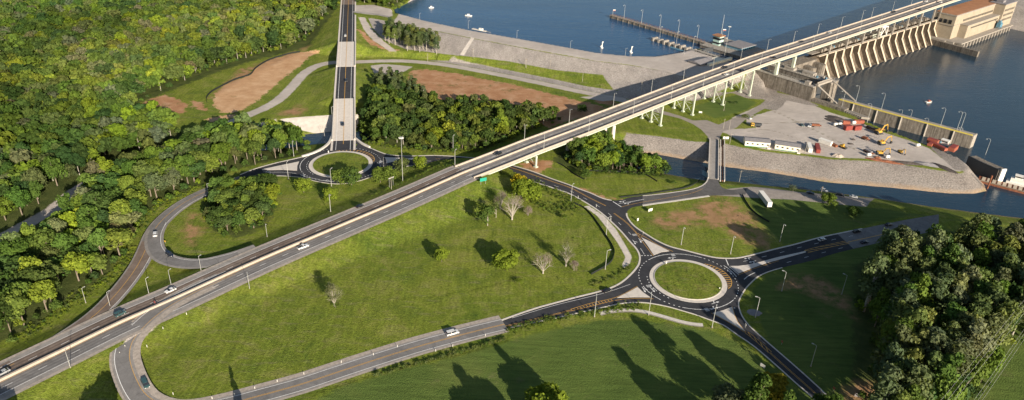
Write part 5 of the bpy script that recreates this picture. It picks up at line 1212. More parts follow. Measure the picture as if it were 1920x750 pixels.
def trailer(px, py, dx, dy, L, lab, load=None):
    r = thing('flatbed_trailer', W(px, py), lab, 'trailer', None, hd(px, py, dx, dy))
    MB().box(-L/2, L/2, -1.25, 1.25, 1.0, 1.3).o('deck', 'rust', r)
    for x in (-L/2+1, -L/2+2.3):
        for s_ in (1, -1): MB().tube([(x, s_*.8, .5), (x, s_*1.2, .5)], .5, 10).o('wheel', 'rubber', r)
    MB().box(L/2-1.5, L/2-1.2, -.8, -.6, 0, 1).o('support', 'dark_metal', r)
    if load: MB().box(-L/2+1, L/2-1.5, -1, 1, 1.3, 2.2).o('load', load, r)
trailer(1529, 237.5, 10, .5, 8, 'red flatbed trailer behind the white pickup in the yard', 'rust'); trailer(1637, 245, 10, 5, 13, 'long dark trailer beside the upper excavator', 'scrap_dark')
trailer(1622, 262, 10, 4, 6, 'rusty trailer left of the middle excavator', 'rust'); trailer(1628, 287, 10, 5, 8, 'grey trailer left of the low excavator', 'roof_grey')
# scrap and heaps: one object each
def heap(px, py, rx, ry, h, mat, lab, name='scrap_heap', cat='heap', seed=0, rz=0):
    rg = random.Random(seed); m = MB(); n = 14; V = []; F = []
    for j, f in enumerate((1, .7, .35)):
        for i in range(n):
            a = 2*PI*i/n; k = f*(1+.25*(rg.random()-.5)); V.append((rx*k*math.cos(a), ry*k*math.sin(a), h*(1-f)*(.8+.5*rg.random()) - (.2 if j == 0 else 0)))
    for j in range(2): F += [(j*n+i, j*n+(i+1) % n, (j+1)*n+(i+1) % n, (j+1)*n+i) for i in range(n)]
    F.append(tuple(range(2*n, 3*n))); m.add(V, F); o = m.o(name, mat); o.location = tuple(map(float, TT([(px, py)])[0])); o.rotation_euler = (0, 0, rz); return tag(o, lab, cat)
hh_ = hd(1650, 300, 10, 1.5)
heap(1565, 221, 8, 5, 1.2, 'scrap_dark', 'black spread of scrap in the upper yard', rz=hd(1565, 221, 10, 2)); heap(1560, 226, 7, 3.5, .8, 'scrap_dark', 'dark low heap below the black scrap spread', seed=3, rz=hd(1560, 226, 10, 3))
heap(1660, 302, 15, 2.4, 1.0, 'rust', 'long rusty heap along the canal bank crest', seed=1, rz=hh_)
heap(1700, 306, 12, 2.8, 1.6, 'scrap_dark', 'dark covered stack left of the end of the scrap row', seed=2, rz=hd(1700, 306, 10, 1)); heap(1737, 308, 9, 3.2, 1.8, 'roof_grey', 'grey covered stack in the scrap row', seed=4, rz=hd(1737, 308, 10, 2)); heap(1768, 314, 10, 3, 1.4, 'scrap_dark', 'dark stack at the right end of the scrap row', seed=5, rz=hd(1768, 314, 10, 4))
heap(1571, 293, 4.5, 3, 2.2, 'stone', 'pale heap of gravel at the canal bank', seed=6, name='gravel_heap')
heap(1645, 296, 3, 2, 1.4, 'rust', 'small rusty heap below the low excavator', seed=8); heap(1600, 262, 2, 1.4, 1.2, 'scrap_dark', 'small dark heap in the open yard', seed=9); heap(1595, 270, 2.6, 1.4, 1.0, 'scrap_dark', 'small dark heap right of the faded white container', seed=10)
heap(1650, 243, 5, 2, 1.2, 'rust', 'rusty pieces behind the upper excavator', seed=11, rz=eh)
heap(1414, 586-0, 4.2, 3.2, .5, 'roof_grey', 'flat patch of grey rubble under the lamp east of the right roundabout', name='rubble_patch', seed=12)
for i, (px, py) in enumerate([(1590, 213), (1594, 214.5), (1598, 216), (1602, 217.5), (1606, 219), (1610, 220.5), (1614, 222), (1618, 223.5), (1622, 225)]):
    o = MB().box(-.8, .8, -3, 3, 0, 1.6).o('concrete_block', 'concrete'); o.location = tuple(map(float, W(px, py-2))); o.rotation_euler = (0, 0, BANG+.6); tag(o, 'grey block lying along the guide wall, %s of the row from the lock' % ORD[i], 'block', 'grey blocks in a row along the guide wall')
# red barge sections with a white cab
def redpart(px, py, dx, dy, L, w_, h, lab):
    r = thing('barge_section', W(px, py), lab, 'barge section', 'red barge sections', hd(px, py, dx, dy))
    MB().extr([(-L/2, .3), (-L/2+.6, 0), (L/2-.6, 0), (L/2, .3), (L/2, h), (-L/2, h)], -w_/2, w_/2).o('hull', 'paint_orange', r)
    MB().box(-L/2+.3, L/2-.3, -w_/2+.3, w_/2-.3, h+.01, h+.12).o('hatch', 'paint_red', r)
redpart(1748, 268, 10, 3, 7, 3.6, 3, 'short red barge section at the left end'); redpart(1757, 276, 10, 5, 15, 3, 2.2, 'long red barge section in the middle'); redpart(1786, 281.5, 8, -6, 9, 4, 3, 'bulky red barge section at the right end'); redpart(1744, 273, 8, -6, 5, 3, 2, 'red barge section lying across the left end')
boxthing('deck_cab', [('body', 'white_panel', [(-2.4, 2.4, -1.6, 1.6, 0, 3)]), ('window', 'glass_dark', [(-2.0, 2.0, -1.64, 1.64, 1.7, 2.5)]), ('roof', 'white_panel', [(-2.7, 2.7, -1.9, 1.9, 3, 3.3)]), ('door', 'paint_red', [(2.38, 2.46, -.5, .5, .1, 2.2)])], 'white deck cab standing among the red barge sections', 'cab', W(1771, 270), hd(1771, 270, 10, 3))
boxthing('winch_frame', [('frame', 'dark_metal', [(-2, 2, -1.2, 1.2, 0, 1.8), (-1.2, 1.2, -.8, .8, 1.8, 2.6)]), ('drum', 'blue_steel', [(-.6, .6, -1.4, 1.4, .6, 1.8)])], 'dark winch frame between the white cab and the red section', 'winch', W(1762, 268), 0)

# silver semi trailer on the lawn
r = thing('semi_trailer', W(1433, 380), 'long silver box trailer parked on the grass below the canal', 'semi trailer', None, hd(1433, 380, 10, 13))
MB().box(-7.5, 7.5, -1.35, 1.35, 1.2, 4.1).o('box', 'lamp_steel', r); MB().box(-7.55, 7.55, -1.4, 1.4, 4.1, 4.2).o('roof', 'white_panel', r); MB().box(7.5, 7.6, -1.3, 1.3, 1.25, 4.05).o('rear_door', 'white_panel', r)
MB().box(-7.3, 7.3, -.5, .5, .9, 1.2).o('chassis', 'dark_metal', r); MB().box(-5.2, -5, -.9, -.7, 0, 1).o('support', 'dark_metal', r)
for x in (5.2, 6.5):
    for s_ in (1, -1): MB().tube([(x, s_*.9, .52), (x, s_*1.3, .52)], .52, 12).o('wheel', 'rubber', r)

# signs and small roadside things
def board(px, py, dx, dy, w_, h, z0, mat, lab, name='road_sign', z=None, cat='sign', n=2):
    p = TT([(px, py)])[0] if z is None else W(px, py, z)
    r = thing(name, p, lab, cat, None, hd(px, py, dx, dy))
    MB().box(-w_/2, w_/2, -.06, .06, z0, z0+h).o('panel', mat, r)
    for x in ((-w_*.35, w_*.35) if n == 2 else (0,)): MB().tube([(x, .1, 0), (x, .1, z0+h*.8)], .07, 5).o('post', 'lamp_steel', r)
    return r
board(906, 346, 10, -2, 4.2, 2.1, 2.2, 'green_sign', 'green highway sign beside the bridge abutment')
board(1219, 398, 10, -3, 3.0, 1.6, .8, 'white_panel', 'large white board on the grass at the side road junction')
board(1195.5, 415, 10, -3, 1.0, 1.6, .4, 'white_panel', 'small white board at the kerb below the side road junction', n=1)
board(1357.5, 262, 10, 0, 1.8, 1.6, .8, 'white_panel', 'white notice board at the north end of the canal bridge, left one', name='notice_board', cat='notice board')
board(1363, 262.5, 10, 0, 2.2, 1.7, .8, 'white_panel', 'white notice board with red corner at the north end of the canal bridge', name='notice_board', cat='notice board')
board(1313, 213, 10, 1, 2.4, 1.2, .6, 'white_panel', 'white board on the small grass island under the bridge')
board(734, 350, 10, -4, 4.0, .5, 5.5, 'lamp_steel', 'thin metal gantry arm in front of the left roundabout')
board(1205, 441, 6, 8, .8, 1.0, 1.4, 'white_panel', 'small sign at the tip of the splitter island on the northwest road', n=1)
board(1249, 496, 8, -4, .8, 1.2, .6, 'white_panel', 'small white sign at the top of the grassy roundabout island', n=1); board(616, 287.5, 8, -4, .8, 1.2, .6, 'white_panel', 'small white sign on the left roundabout island rim', n=1)
board(1349, 542, 8, -2, .6, .6, .3, 'white_panel', 'tiny white marker at the right rim of the grassy roundabout island', n=1)
board(1429, 692-2, 8, 5, 2.2, 1.4, .6, 'white_panel', 'white board behind the round yellow green tree'); board(1397, 614, 6, 6, .7, .8, 1.2, 'white_panel', 'small sign at the tip of the southeast splitter island', n=1)
board(1465, 646, 6, 6, 1.0, 1.0, 1.2, 'paint_orange', 'orange warning sign beside the upper part of the southeast road', n=1); board(1562, 734, 6, 6, 1.0, 1.0, 1.2, 'paint_orange', 'orange warning sign beside the lower part of the southeast road', n=1)
board(310, 456, 6, 2, 1.0, .8, .8, 'machine_yellow', 'yellow marker board inside the loop slip road', n=1); board(1606, 745, 8, 2, 1.8, 1.6, .4, 'roof_grey', 'pale utility cabinet in front of the dark wood', name='utility_cabinet', cat='cabinet')
board(1117.5, 389, 6, 6, .7, 1.4, .6, 'white_panel', 'small white sign at the kerb above the pale ditch, upper one', n=1); board(1144.5, 414.5, 6, 6, .7, 1.4, .6, 'white_panel', 'small white sign at the kerb above the pale ditch, lower one', n=1); board(1083.5, 374.5, 6, 5, .7, 1.2, 1.4, 'white_panel', 'small sign on the verge beside the road lamp near the underpass', n=1)
board(1702, 237, 4, 8, 2.4, 3.2, .6, 'green_sign', 'small green board on the yard edge by the guide wall'); 
# delineator posts
for k, (px, py) in enumerate([(226, 706), (222, 684), (225, 664), (235, 651), (276, 651), (266, 689), (283, 723), (306, 617), (325, 740), (350, 590), (398, 748), (440, 741), (478, 729), (520, 716), (570, 702), (640, 680), (700, 666), (745, 651), (817, 659), (849, 650), (910, 630)]):
    o = MB().box(-.09, .09, -.05, .05, 0, 1.15).o('delineator_post', 'white_panel'); o.location = tuple(map(float, TT([(px, py)])[0])); tag(o, 'white marker post at the road edge, %s from the ramp bend' % ORD[k], 'marker post', 'small white marker posts beside the old road and ramp')
# silt fences, and a dark strip put in for kerb shade
def fence(pts, lab, h=.9, smooth_n=4):
    P = resample(smooth(TT(pts), smooth_n), 2.0); m = MB(); strip_solid(m, P, .05, .05, 0, h); r = thing('silt_fence_or_shade_strip', P[0], lab, 'fence'); child(m, 'fabric', 'fence_black', r)
    for q in resample(P, 9)[:30]: child(MB().box(q[0]-.06, q[0]+.06, q[1]-.09, q[1]+.09, q[2], q[2]+h+.2), 'stake', 'fence_black', r)
fence([(1078, 383), (1092, 389), (1107, 402), (1122, 422), (1136, 443), (1147, 460), (1152, 474), (1147, 490), (1134, 501), (1120, 509), (1109, 515)], 'black silt fence curving through the meadow beside the pale ditch', 1.1)
fence([(1045, 306), (1057, 312), (1075, 326), (1095, 337)], 'short black silt fence crossing the grass below the bridge'); fence([(1104, 320), (1140, 322), (1185, 324), (1210, 328), (1232, 341)], 'black silt fence along the foot of the bushes by the canal')
fence([(1163, 370.5), (1200, 366.5), (1240, 360.5), (1280, 354), (1300, 347), (1312, 338)], 'low black strip standing for kerb shade along the top of the side road', .8)  # upright dark strip added in place of the kerb's shade
fence([(1392, 366), (1398, 378), (1410, 395), (1426, 408), (1442, 417)], 'black silt fence beside the silver trailer', 1.0)
fence([(388, 192), (388, 183), (398, 172), (420, 160), (443, 149), (470, 140), (480, 128), (505, 113), (540, 102), (562, 98)], 'long black silt fence round the upper edge of the tan clearing', 1.3)


# ------------------------------------------------------------------ boats and lake things
def marker(px, py, lab):
    r = thing('lake_marker', W(px, py, ZL), lab, 'buoy', 'white lake markers'); MB().tube([(0, 0, -.5), (0, 0, .4), (0, 0, 1), (0, 0, 6.0)], [1.3, 1.3, .5, .4], 10).o('float', 'white_panel', r); MB().add([(-.1, 0, 1), (.5, 0, 6), (1.3, 0, 6), (-1.6, 0, 1)], [(0, 1, 2, 3)]).add([(-.1, .1, 1), (.5, .1, 6), (1.3, .1, 6), (-1.6, .1, 1)], [(0, 1, 2, 3)]).o('daymark', 'white_panel', r)
marker(1128.5, 90, 'white triangular lake marker, left one'); marker(1183.5, 99, 'white triangular lake marker, right one nearer the dam')
def boat(px, py, z, L, dx, dy, lab, cabin='white_panel'):
    r = thing('motor_boat', W(px, py, z), lab, 'boat', None, hd(px, py, dx, dy, z)); w_ = L*.18
    V = [(-L/2, -w_, .9), (L*.2, -w_, .9), (L/2, 0, 1.1), (L*.2, w_, .9), (-L/2, w_, .9), (-L/2, -w_*.7, -.2), (L*.2, -w_*.7, -.2), (L*.42, 0, -.2), (L*.2, w_*.7, -.2), (-L/2, w_*.7, -.2)]
    MB().add(V, [(0, 1, 2, 3, 4), (0, 5, 6, 1), (1, 6, 7, 2), (2, 7, 8, 3), (3, 8, 9, 4), (4, 9, 5, 0)]).o('hull', 'white_panel', r)
    MB().box(-L*.2, L*.12, -w_*.7, w_*.7, .9, 2.1).o('cabin', cabin, r); MB().box(L*.1, L*.14, -w_*.6, w_*.6, 1.3, 1.9).o('windscreen', 'glass_dark', r)
boat(809, 15, ZL, 5.5, 10, 0, 'small white boat far out on the lake'); boat(879, 30, ZL, 7.5, 10, 1, 'white boat on the lake above the dam crest'); boat(1741.5, 192, ZW, 7, 10, -1, 'small white and orange boat alone on the river below the dam', 'paint_orange')
jt = thing('jetty', W(897, 57, ZL+1), 'small pale jetty on the lake side of the dam crest', 'jetty', None, hd(897, 57, 10, 2, ZL)); MB().box(-7, 9, -1.2, 1.2, .3, .8).o('deck', 'concrete_pale', jt); MB().box(1, 5, -1, 1, .8, 2.6).o('hut', 'white_panel', jt); MB().box(9, 14, -.4, .4, .3, .6).o('gangway', 'concrete', jt)
for x in (-6, 0, 7): MB().tube([(x, 1, -4), (x, 1, 1.4)], .2, 6).o('pile', 'trunk_bark', jt)
# barge with tow boat at the right
bp = W(1905, 356, ZW); ba = hd(1905, 356, 10, 2.6, ZW)
r = thing('river_barge', bp, 'rusty brown barge moored at the tip of the yard', 'barge', None, ba)
MB().extr([(-22, .2), (-20.5, -1.5), (28, -1.5), (30, .2), (30, 1.6), (-22, 1.6)], -4, 4).o('hull', 'rust', r)
m = MB()
for k in range(16): m.box(-20+k*3, -18+k*3, -3.2, 3.2, 1.62, 1.9)
m.o('deck_planking', 'nosing_mat', r); MB().box(-21, 29, -4.1, -3.8, 1.4, 2.0).o('fender', 'trunk_bark', r)
q = W(1909, 346, ZW+.2); r = thing('tow_boat', q, 'white tow boat lying beside the rusty barge', 'boat', None, ba)
MB().extr([(-7, .3), (-6, -1), (6, -1), (7.5, .4), (7.5, 1.5), (-7, 1.5)], -2.8, 2.8).o('hull', 'white_panel', r); MB().box(-5, 3, -2, 2, 1.5, 4).o('cabin', 'white_panel', r); MB().box(-3, 1, -1.5, 1.5, 4, 6.2).o('wheelhouse', 'white_panel', r); MB().box(-2.8, 1.05, -1.55, 1.55, 5, 5.8).o('window', 'glass_dark', r); MB().box(-3.4, 1.4, -1.8, 1.8, 6.2, 6.4).o('roof', 'white_panel', r)
q = W(1856, 341, -2); o = MB().tube([(0, 0, -6), (0, 0, 4.5)], .5, 8).o('mooring_post', 'rust'); o.location = tuple(map(float, q)); tag(o, 'rusty mooring post between the dock and the barge', 'post')
def flag(p, lab, h=9):
    r = thing('flagpole', p, lab, 'flagpole'); MB().tube([(0, 0, 0), (0, 0, h)], .1, 6).o('pole', 'lamp_steel', r)
    MB().box(0, 2.6, -.03, .03, h-1.7, h-.85).o('flag', 'paint_red', r); MB().box(0, 2.6, -.03, .03, h-.85, h-.1).o('flag', 'white_panel', r)
flag(ST(349, 70, 12), 'flagpole with a red and white flag in front of the control house', 16); flag(ST(347.5, 206, 12), 'flagpole with a small red flag at the tip of the long lake pier', 6)
an = thing('radio_mast', ST(374, 88, 12), 'thin tall radio mast behind the control house', 'mast'); MB().tube([ST(0, 0)*0, (0, 0, 22)], [.25, .12], 5).o('mast', 'lamp_steel', an); MB().box(-.3, .3, -.3, .3, -1, .6).o('base', 'concrete', an)
MB_ = MB(); stbox(MB_, 372, 380, 84.1, 92, 3, 12.0); tag(MB_.o('mast_platform', 'concrete'), 'small concrete block carrying the radio mast by the control house', 'platform')

# power lines over the bottom right corner
for k, (a, b, lab) in enumerate([((1940, 537), (1740, 778), 'upper'), ((1940, 549), (1752, 778), 'second'), ((1940, 560), (1766, 778), 'third'), ((1940, 588), (1806, 778), 'fourth'), ((1940, 596), (1814, 778), 'fifth'), ((1940, 606), (1822, 778), 'lowest')]):
    A, B = W(*a, 28), W(*b, 28); d = B-A; P_ = []
    for f in np.linspace(-.6, 1.6, 24): q = A+d*f; q[2] = 28-1.2*(1-(f-.5)**2*1.2); P_.append(q)
    tag(MB().tube(P_, .024, 4).o('power_line', 'lamp_steel'), 'thin power line crossing the bottom right corner, the %s one' % lab, 'power line', 'power lines over the bottom right corner')

# ------------------------------------------------------------------ trees
CHUNK = {}
def crown_arrays(seed, h, r, kind, n, card):
    """vertices (n*4,3), per-face tint, of leaf clumps spread over the lobes of a crown"""
    g_ = np.random.default_rng(seed)
    if kind == 'pine':
        nl = 22; zc = h*(.36+.60*np.sort(g_.random(nl))); rad = r*(1.0-.6*((zc/h-.36)/.60)**1.6)*g_.uniform(.55, 1, nl); a = g_.random(nl)*2*PI
        C = np.stack([np.cos(a)*rad*.62, np.sin(a)*rad*.62, zc], 1); LR = np.stack([rad*.62+.5]*2+[rad*.34+.7], 1)
    elif kind == 'cone':
        nl = 20; zc = h*(.08+.88*np.sort(g_.random(nl))); rad = r*(1.05-(zc/h))*g_.uniform(.8, 1.05, nl); a = g_.random(nl)*2*PI
        C = np.stack([np.cos(a)*rad*.4, np.sin(a)*rad*.4, zc], 1); LR = np.stack([rad*.75+.3]*2+[rad*.5+.8], 1)
    else:
        nl = 15; u = g_.normal(size=(nl, 3)); u /= np.linalg.norm(u, axis=1)[:, None]; u[:, 2] = np.where(u[:, 2] < -.6, -u[:, 2], u[:, 2])
        f = g_.uniform(.45, .78, nl)[:, None]; base = .13 if kind == 'broad' else .06
        C = u*f*np.array([r, r, h*(1-base)*.5]); C[:, 2] += h*(base+(1-base)*.5); LR = (r*g_.uniform(.30, .52, nl))[:, None]*np.array([1, 1, .85])
    k = g_.integers(0, nl, n); d = g_.normal(size=(n, 3)); d /= np.linalg.norm(d, axis=1)[:, None]; d[:, 2] = np.abs(d[:, 2])*np.where(g_.random(n) < .78, 1, -1)
    P = C[k]+d*LR[k]*g_.uniform(.72, 1.12, n)[:, None]
    nrm = d+g_.normal(size=(n, 3))*.55; nrm /= np.linalg.norm(nrm, axis=1)[:, None]
    t = np.cross(nrm, g_.normal(size=(n, 3))); t /= np.linalg.norm(t, axis=1)[:, None]+1e-9; b = np.cross(nrm, t)
    s1 = (card*g_.uniform(.6, 1.5, n))[:, None]; s2 = (card*g_.uniform(.5, 1.2, n))[:, None]
    V = np.stack([P-t*s1, P-b*s2+t*s1*.2, P+t*s1, P+b*s2-t*s1*.2], 1).reshape(-1, 3)
    lt = g_.uniform(.25, .75, nl)
    return V, np.clip(lt[k]+g_.normal(size=n)*.2, 0, 1), C, LR
def quads_mesh(name, V, tint, mat, col=None):
    n = len(V)//4; me_ = bpy.data.meshes.new(name); me_.vertices.add(n*4); me_.vertices.foreach_set('co', V.astype(np.float32).ravel())
    me_.loops.add(n*4); me_.loops.foreach_set('vertex_index', np.arange(n*4, dtype=np.int32)); me_.polygons.add(n); me_.polygons.foreach_set('loop_start', np.arange(0, n*4, 4, dtype=np.int32))
    me_.update(calc_edges=True)
    a = me_.attributes.new('tint', 'FLOAT', 'FACE'); a.data.foreach_set('value', tint.astype(np.float32))
    if col is not None: a = me_.attributes.new('treecol', 'FLOAT_COLOR', 'FACE'); a.data.foreach_set('color', np.c_[col, np.ones(n)].astype(np.float32).ravel())
    me_.materials.append(MATS[mat]); return me_
PROTO = {}
def tree_proto(kind, v, h, r, n, card, bark='trunk_bark'):
    key = (kind, v, h, r, n)
    if key in PROTO: return PROTO[key]
    V, tint, C, LR = crown_arrays(100+v*7+len(kind), h, r, {'broadleaf_tree': 'broad', 'pine_tree': 'pine', 'conifer_tree': 'cone', 'shrub': 'shrub'}[kind], n, card)
    cm = quads_mesh('crown', V, tint, 'leaf')
    g_ = random.Random(v); m = MB(); top = h*(.93 if kind in ('pine_tree', 'conifer_tree') else .62); k = .022*h
    m.tube([(0, 0, -.5), (g_.uniform(-.2, .2), g_.uniform(-.2, .2), top*.5), (0, 0, top)], [k, k*.7, k*.15], 6)
    for i in range(6 if kind != 'shrub' else 3):
        c = C[int(i*len(C)/6) % len(C)]; z0 = min(c[2]*.7, top*.8); m.tube([(0, 0, z0*.8), tuple(c*.5+np.array([0, 0, z0*.5])), tuple(c)], [k*.45, k*.3, k*.1], 4)
    tm = bpy.data.meshes.new('trunk'); tm.from_pydata(m.v, [], m.f); tm.materials.append(MATS[bark]); PROTO[key] = (cm, tm); return PROTO[key]
def tree(kind, v, h0, r0, n, card, p, rz, sc_, col, label, cat, group=None, bark='trunk_bark', sz=1.0):
    cm, tm = tree_proto(kind, v, h0, r0, n, card, bark)
    r_ = bpy.data.objects.new(kind, None); COL.objects.link(r_); r_.empty_display_size = .5
    r_.location = tuple(map(float, p)); r_.rotation_euler = (0, 0, rz); r_.scale = (sc_, sc_, sc_*sz); tag(r_, label, cat, group)
    c = bpy.data.objects.new('crown', cm); COL.objects.link(c); c.parent = r_; c.color = tuple(col)+(1,)
    t = bpy.data.objects.new('trunk', tm); COL.objects.link(t); t.parent = r_; return r_
def scatter(poly, dmin, seed, avoid=()):
    P = np.asarray(poly)[:, :2]; g_ = np.random.default_rng(seed); lo, hi = P.min(0), P.max(0)
    nx_, ny_ = np.ceil((hi-lo)/dmin).astype(int)+1
    I, J_ = np.meshgrid(np.arange(nx_), np.arange(ny_)); q = np.stack([I.ravel()+.5*(J_.ravel() % 2), J_.ravel()*.88], 1)*dmin+lo+g_.uniform(-.33, .33, (I.size, 2))*dmin
    k = sd_poly(q[:, 0], q[:, 1], P, 5) < 0; q = q[k]
    # keep what the camera could see
    X = q[:, 0]; Y = q[:, 1]; d = np.stack([X, Y, 8-HC+0*X], 1); w_ = d@Fv; px = 960+FPX*(d@Rv)/w_; py = 375-FPX*(d@Uv)/w_
    q = q[(px > -70) & (px < 2010) & (py > -60)]
    for a in avoid: q = q[a(q)]
    return q
low_line = smooth(TT(LOWROAD), 4)[:, :2]; low3 = np.c_[low_line, np.zeros(len(low_line))]
def off_road(P, dist): return lambda q: d_line(q[:, 0], q[:, 1], P, 40)[0] > dist
PAL = {'spring': (.112, .160, .030), 'mid': (.074, .120, .028), 'dark': (.044, .078, .024), 'olive': (.108, .136, .044), 'bright': (.158, .212, .026), 'brown': (.135, .136, .070), 'pine': (.082, .108, .048), 'deep': (.056, .096, .028), 'gold': (.36, .29, .02), 'grey': (.110, .132, .068)}
CW = {'spring': 'fresh green', 'mid': 'mid green', 'dark': 'dark green', 'olive': 'olive green', 'bright': 'bright yellow green', 'brown': 'pale brownish', 'pine': 'dull green', 'deep': 'deep green', 'grey': 'grey green'}
last = ['']
def pick(g_, names, wts):
    last[0] = names[g_.choice(len(names), p=np.array(wts)/sum(wts))]; c = np.array(PAL[last[0]]); return c*g_.uniform(.82, 1.2)*np.array([g_.uniform(.9, 1.12), 1, g_.uniform(.8, 1.2)])
wA = TT([(236, 200), (300, 172), (400, 128), (470, 106), (540, 90), (575, 72), (600, 42), (632, 12), (634, -60), (-900, -60), (-500, 700), (0, 655), (30, 625), (90, 585), (150, 540), (208, 508), (232, 478), (248, 445), (266, 408), (300, 382), (350, 353), (400, 335), (440, 322), (480, 308), (540, 293), (572, 282), (560, 266), (520, 262), (480, 255), (430, 262), (370, 268), (330, 250), (300, 228), (262, 220)])
wC = TT([(674, 248), (690, 262), (725, 272), (800, 282), (870, 281), (900, 282), (960, 258), (1010, 238), (1045, 226), (1020, 216), (985, 218), (940, 212), (880, 208), (830, 205), (790, 190), (760, 180), (720, 176), (696, 186), (690, 215)])
wD = TT([(1062, 300), (1090, 318), (1150, 321), (1185, 322), (1225, 328), (1240, 320), (1225, 306), (1190, 296), (1160, 280), (1120, 270), (1085, 280)])
wB = TT([(388, 372), (394, 400), (402, 430), (430, 440), (460, 436), (480, 428), (500, 405), (522, 380), (520, 362), (500, 352), (450, 352), (415, 352)])
wG = TT([(670, 4), (700, 7), (735, 16), (770, -2), (800, -40), (662, -50)])
wE = TT([(716, 78), (738, 88), (762, 98), (800, 106), (826, 102), (822, 88), (790, 74), (750, 66), (722, 64)])
wP = TT([(700, 172), (730, 180), (770, 196), (800, 205), (800, 190), (770, 172), (735, 160), (706, 158)])
wF = TT([(1612, 580), (1632, 530), (1665, 505), (1740, 497), (1850, 490), (1990, 484), (2100, 560), (1935, 632), (1880, 680), (1820, 738), (1775, 800), (1620, 870), (1620, 760), (1650, 700), (1632, 620)])
silt = TT([(388, 192), (388, 183), (398, 172), (420, 160), (443, 149), (470, 140), (480, 128), (505, 113), (540, 102), (562, 98)])
_a, _b = W(-40, 480), W(112, 388)
ravine = lambda q: ~((d_line(q[:, 0], q[:, 1], np.array([_a, _b]), 60)[0] < 17) & ((_b[0]-_a[0])*(q[:, 1]-_a[1])-(_b[1]-_a[1])*(q[:, 0]-_a[0]) < 0))
items = []   # (x, y, h, r, colour, label, group)
g_ = np.random.default_rng(5)
def zone(poly, dmin, seed, hr, names, wts, label, group, avoid=()):
    for x, y in scatter(poly, dmin, seed, avoid):
        h = g_.uniform(*hr); k = 1+.16*math.sin(x*.021+1.3*math.sin(y*.013))+.14*math.sin(y*.033+x*.011); items.append((x, y, h, dmin*g_.uniform(.5, .92), pick(g_, names, wts)*k*np.array([1+.08*math.sin(x*.017-y*.009), 1, 1]), CW[last[0]]+' '+label, group))
dist = lambda it: math.hypot(it[0], it[1])
tanp = [A_['a_sand'][0], A_['a_dirt'][5]]
noTan = lambda q: np.all([sd_poly(q[:, 0], q[:, 1], p, 20) > 5 for p in tanp], axis=0)
zone(wA, 8.6, 1, (11, 19), ['spring', 'mid', 'dark', 'olive', 'bright', 'brown', 'deep', 'grey'], [5, 5, 1.2, 2.5, 1.6, .5, 2, 1.2], 'broadleaf tree in the big wood left of the hill road', 'trees of the big wood on the left', (ravine, off_road(low3[:int(len(low3)*.30)], 10), off_road(low3, 7), noTan))
zone(wC, 6.8, 2, (8, 14), ['spring', 'mid', 'dark', 'olive', 'bright', 'deep'], [3, 4, 2, 2, 1, 3], 'broadleaf tree in the belt between left roundabout and brown field', 'trees of the belt behind the left roundabout')
zone(wD, 6.4, 3, (8, 14), ['bright', 'mid', 'dark', 'spring', 'deep'], [2, 3, 2, 3, 2], 'leafy tree in the clump under the bridge by the canal', 'trees of the clump under the bridge')
zone(wB, 6.6, 4, (8, 12), ['mid', 'spring', 'deep', 'olive', 'bright', 'dark'], [4, 3, 3, 1, 1.5, 2], 'tree of the dense clump inside the loop slip road', 'trees of the clump inside the loop slip road')
zone(wG, 7.5, 6, (8, 13), ['spring', 'mid', 'olive'], [2, 3, 2], 'tree of the grove between hill road and lake', 'trees of the grove by the lake')
nF0 = len(items)
fpos = scatter(wF, 7.6, 8); pines = []
for x, y in fpos:
    if g_.random() < .36: items.append((x, y, g_.uniform(18, 26), g_.uniform(4.2, 5.8), pick(g_, ['mid', 'deep', 'spring', 'bright', 'dark'], [3, 3, 2.4, 1.2, 1])*1.15, CW[last[0]]+' leafy tree among the pines of the tall wood on the right', 'leafy trees of the tall wood on the right'))
    else: pines.append((x, y, g_.uniform(26, 31), g_.uniform(4.4, 6.4), pick(g_, ['pine', 'olive', 'grey', 'mid'], [5, 2.4, 2, 1.8])*1.25, CW[last[0]]+' tall pine in the dark wood on the right', 'pines of the tall wood on the right'))
for x, y in scatter(wE, 6.0, 9): pines.append((x, y, g_.uniform(13, 17), g_.uniform(3.6, 4.6), pick(g_, ['pine', 'olive', 'dark'], [5, 2, 2])*1.1, CW[last[0]]+' pine of the grove at the foot of the dam slope', 'pines at the foot of the dam'))
for x, y in scatter(wP, 6.2, 10): pines.append((x, y, g_.uniform(12, 16), g_.uniform(3.4, 4.2), pick(g_, ['pine', 'olive', 'dark'], [5, 2, 1])*1.1, CW[last[0]]+' pine beside the hill road in front of the brown field', 'pines in front of the brown field'))
items.sort(key=dist); BUD = 285
near, rest = items[:BUD], items[BUD:]
def zz(L):
    return H(np.array([i[0] for i in L]), np.array([i[1] for i in L]))
for (x, y, h, r, c, lab, grp), z in zip(near, zz(near)):
    v = int(g_.integers(0, 7)); tree('broadleaf_tree', v, 14, 5.2, 1500, .50, (x, y, z-.1), g_.random()*6.28, r/5.2, c, lab, 'tree', grp, 'trunk_bark', (h/14)/(r/5.2))
pines.sort(key=dist)
for (x, y, h, r, c, lab, grp), z in zip(pines[:300], zz(pines[:300])):
    v = int(g_.integers(0, 6)); tree('pine_tree', v, 22, 5.0, 1600, .48, (x, y, z-.1), g_.random()*6.28, h/22, c, lab, 'pine tree', grp, 'pale_bark', 1.0)
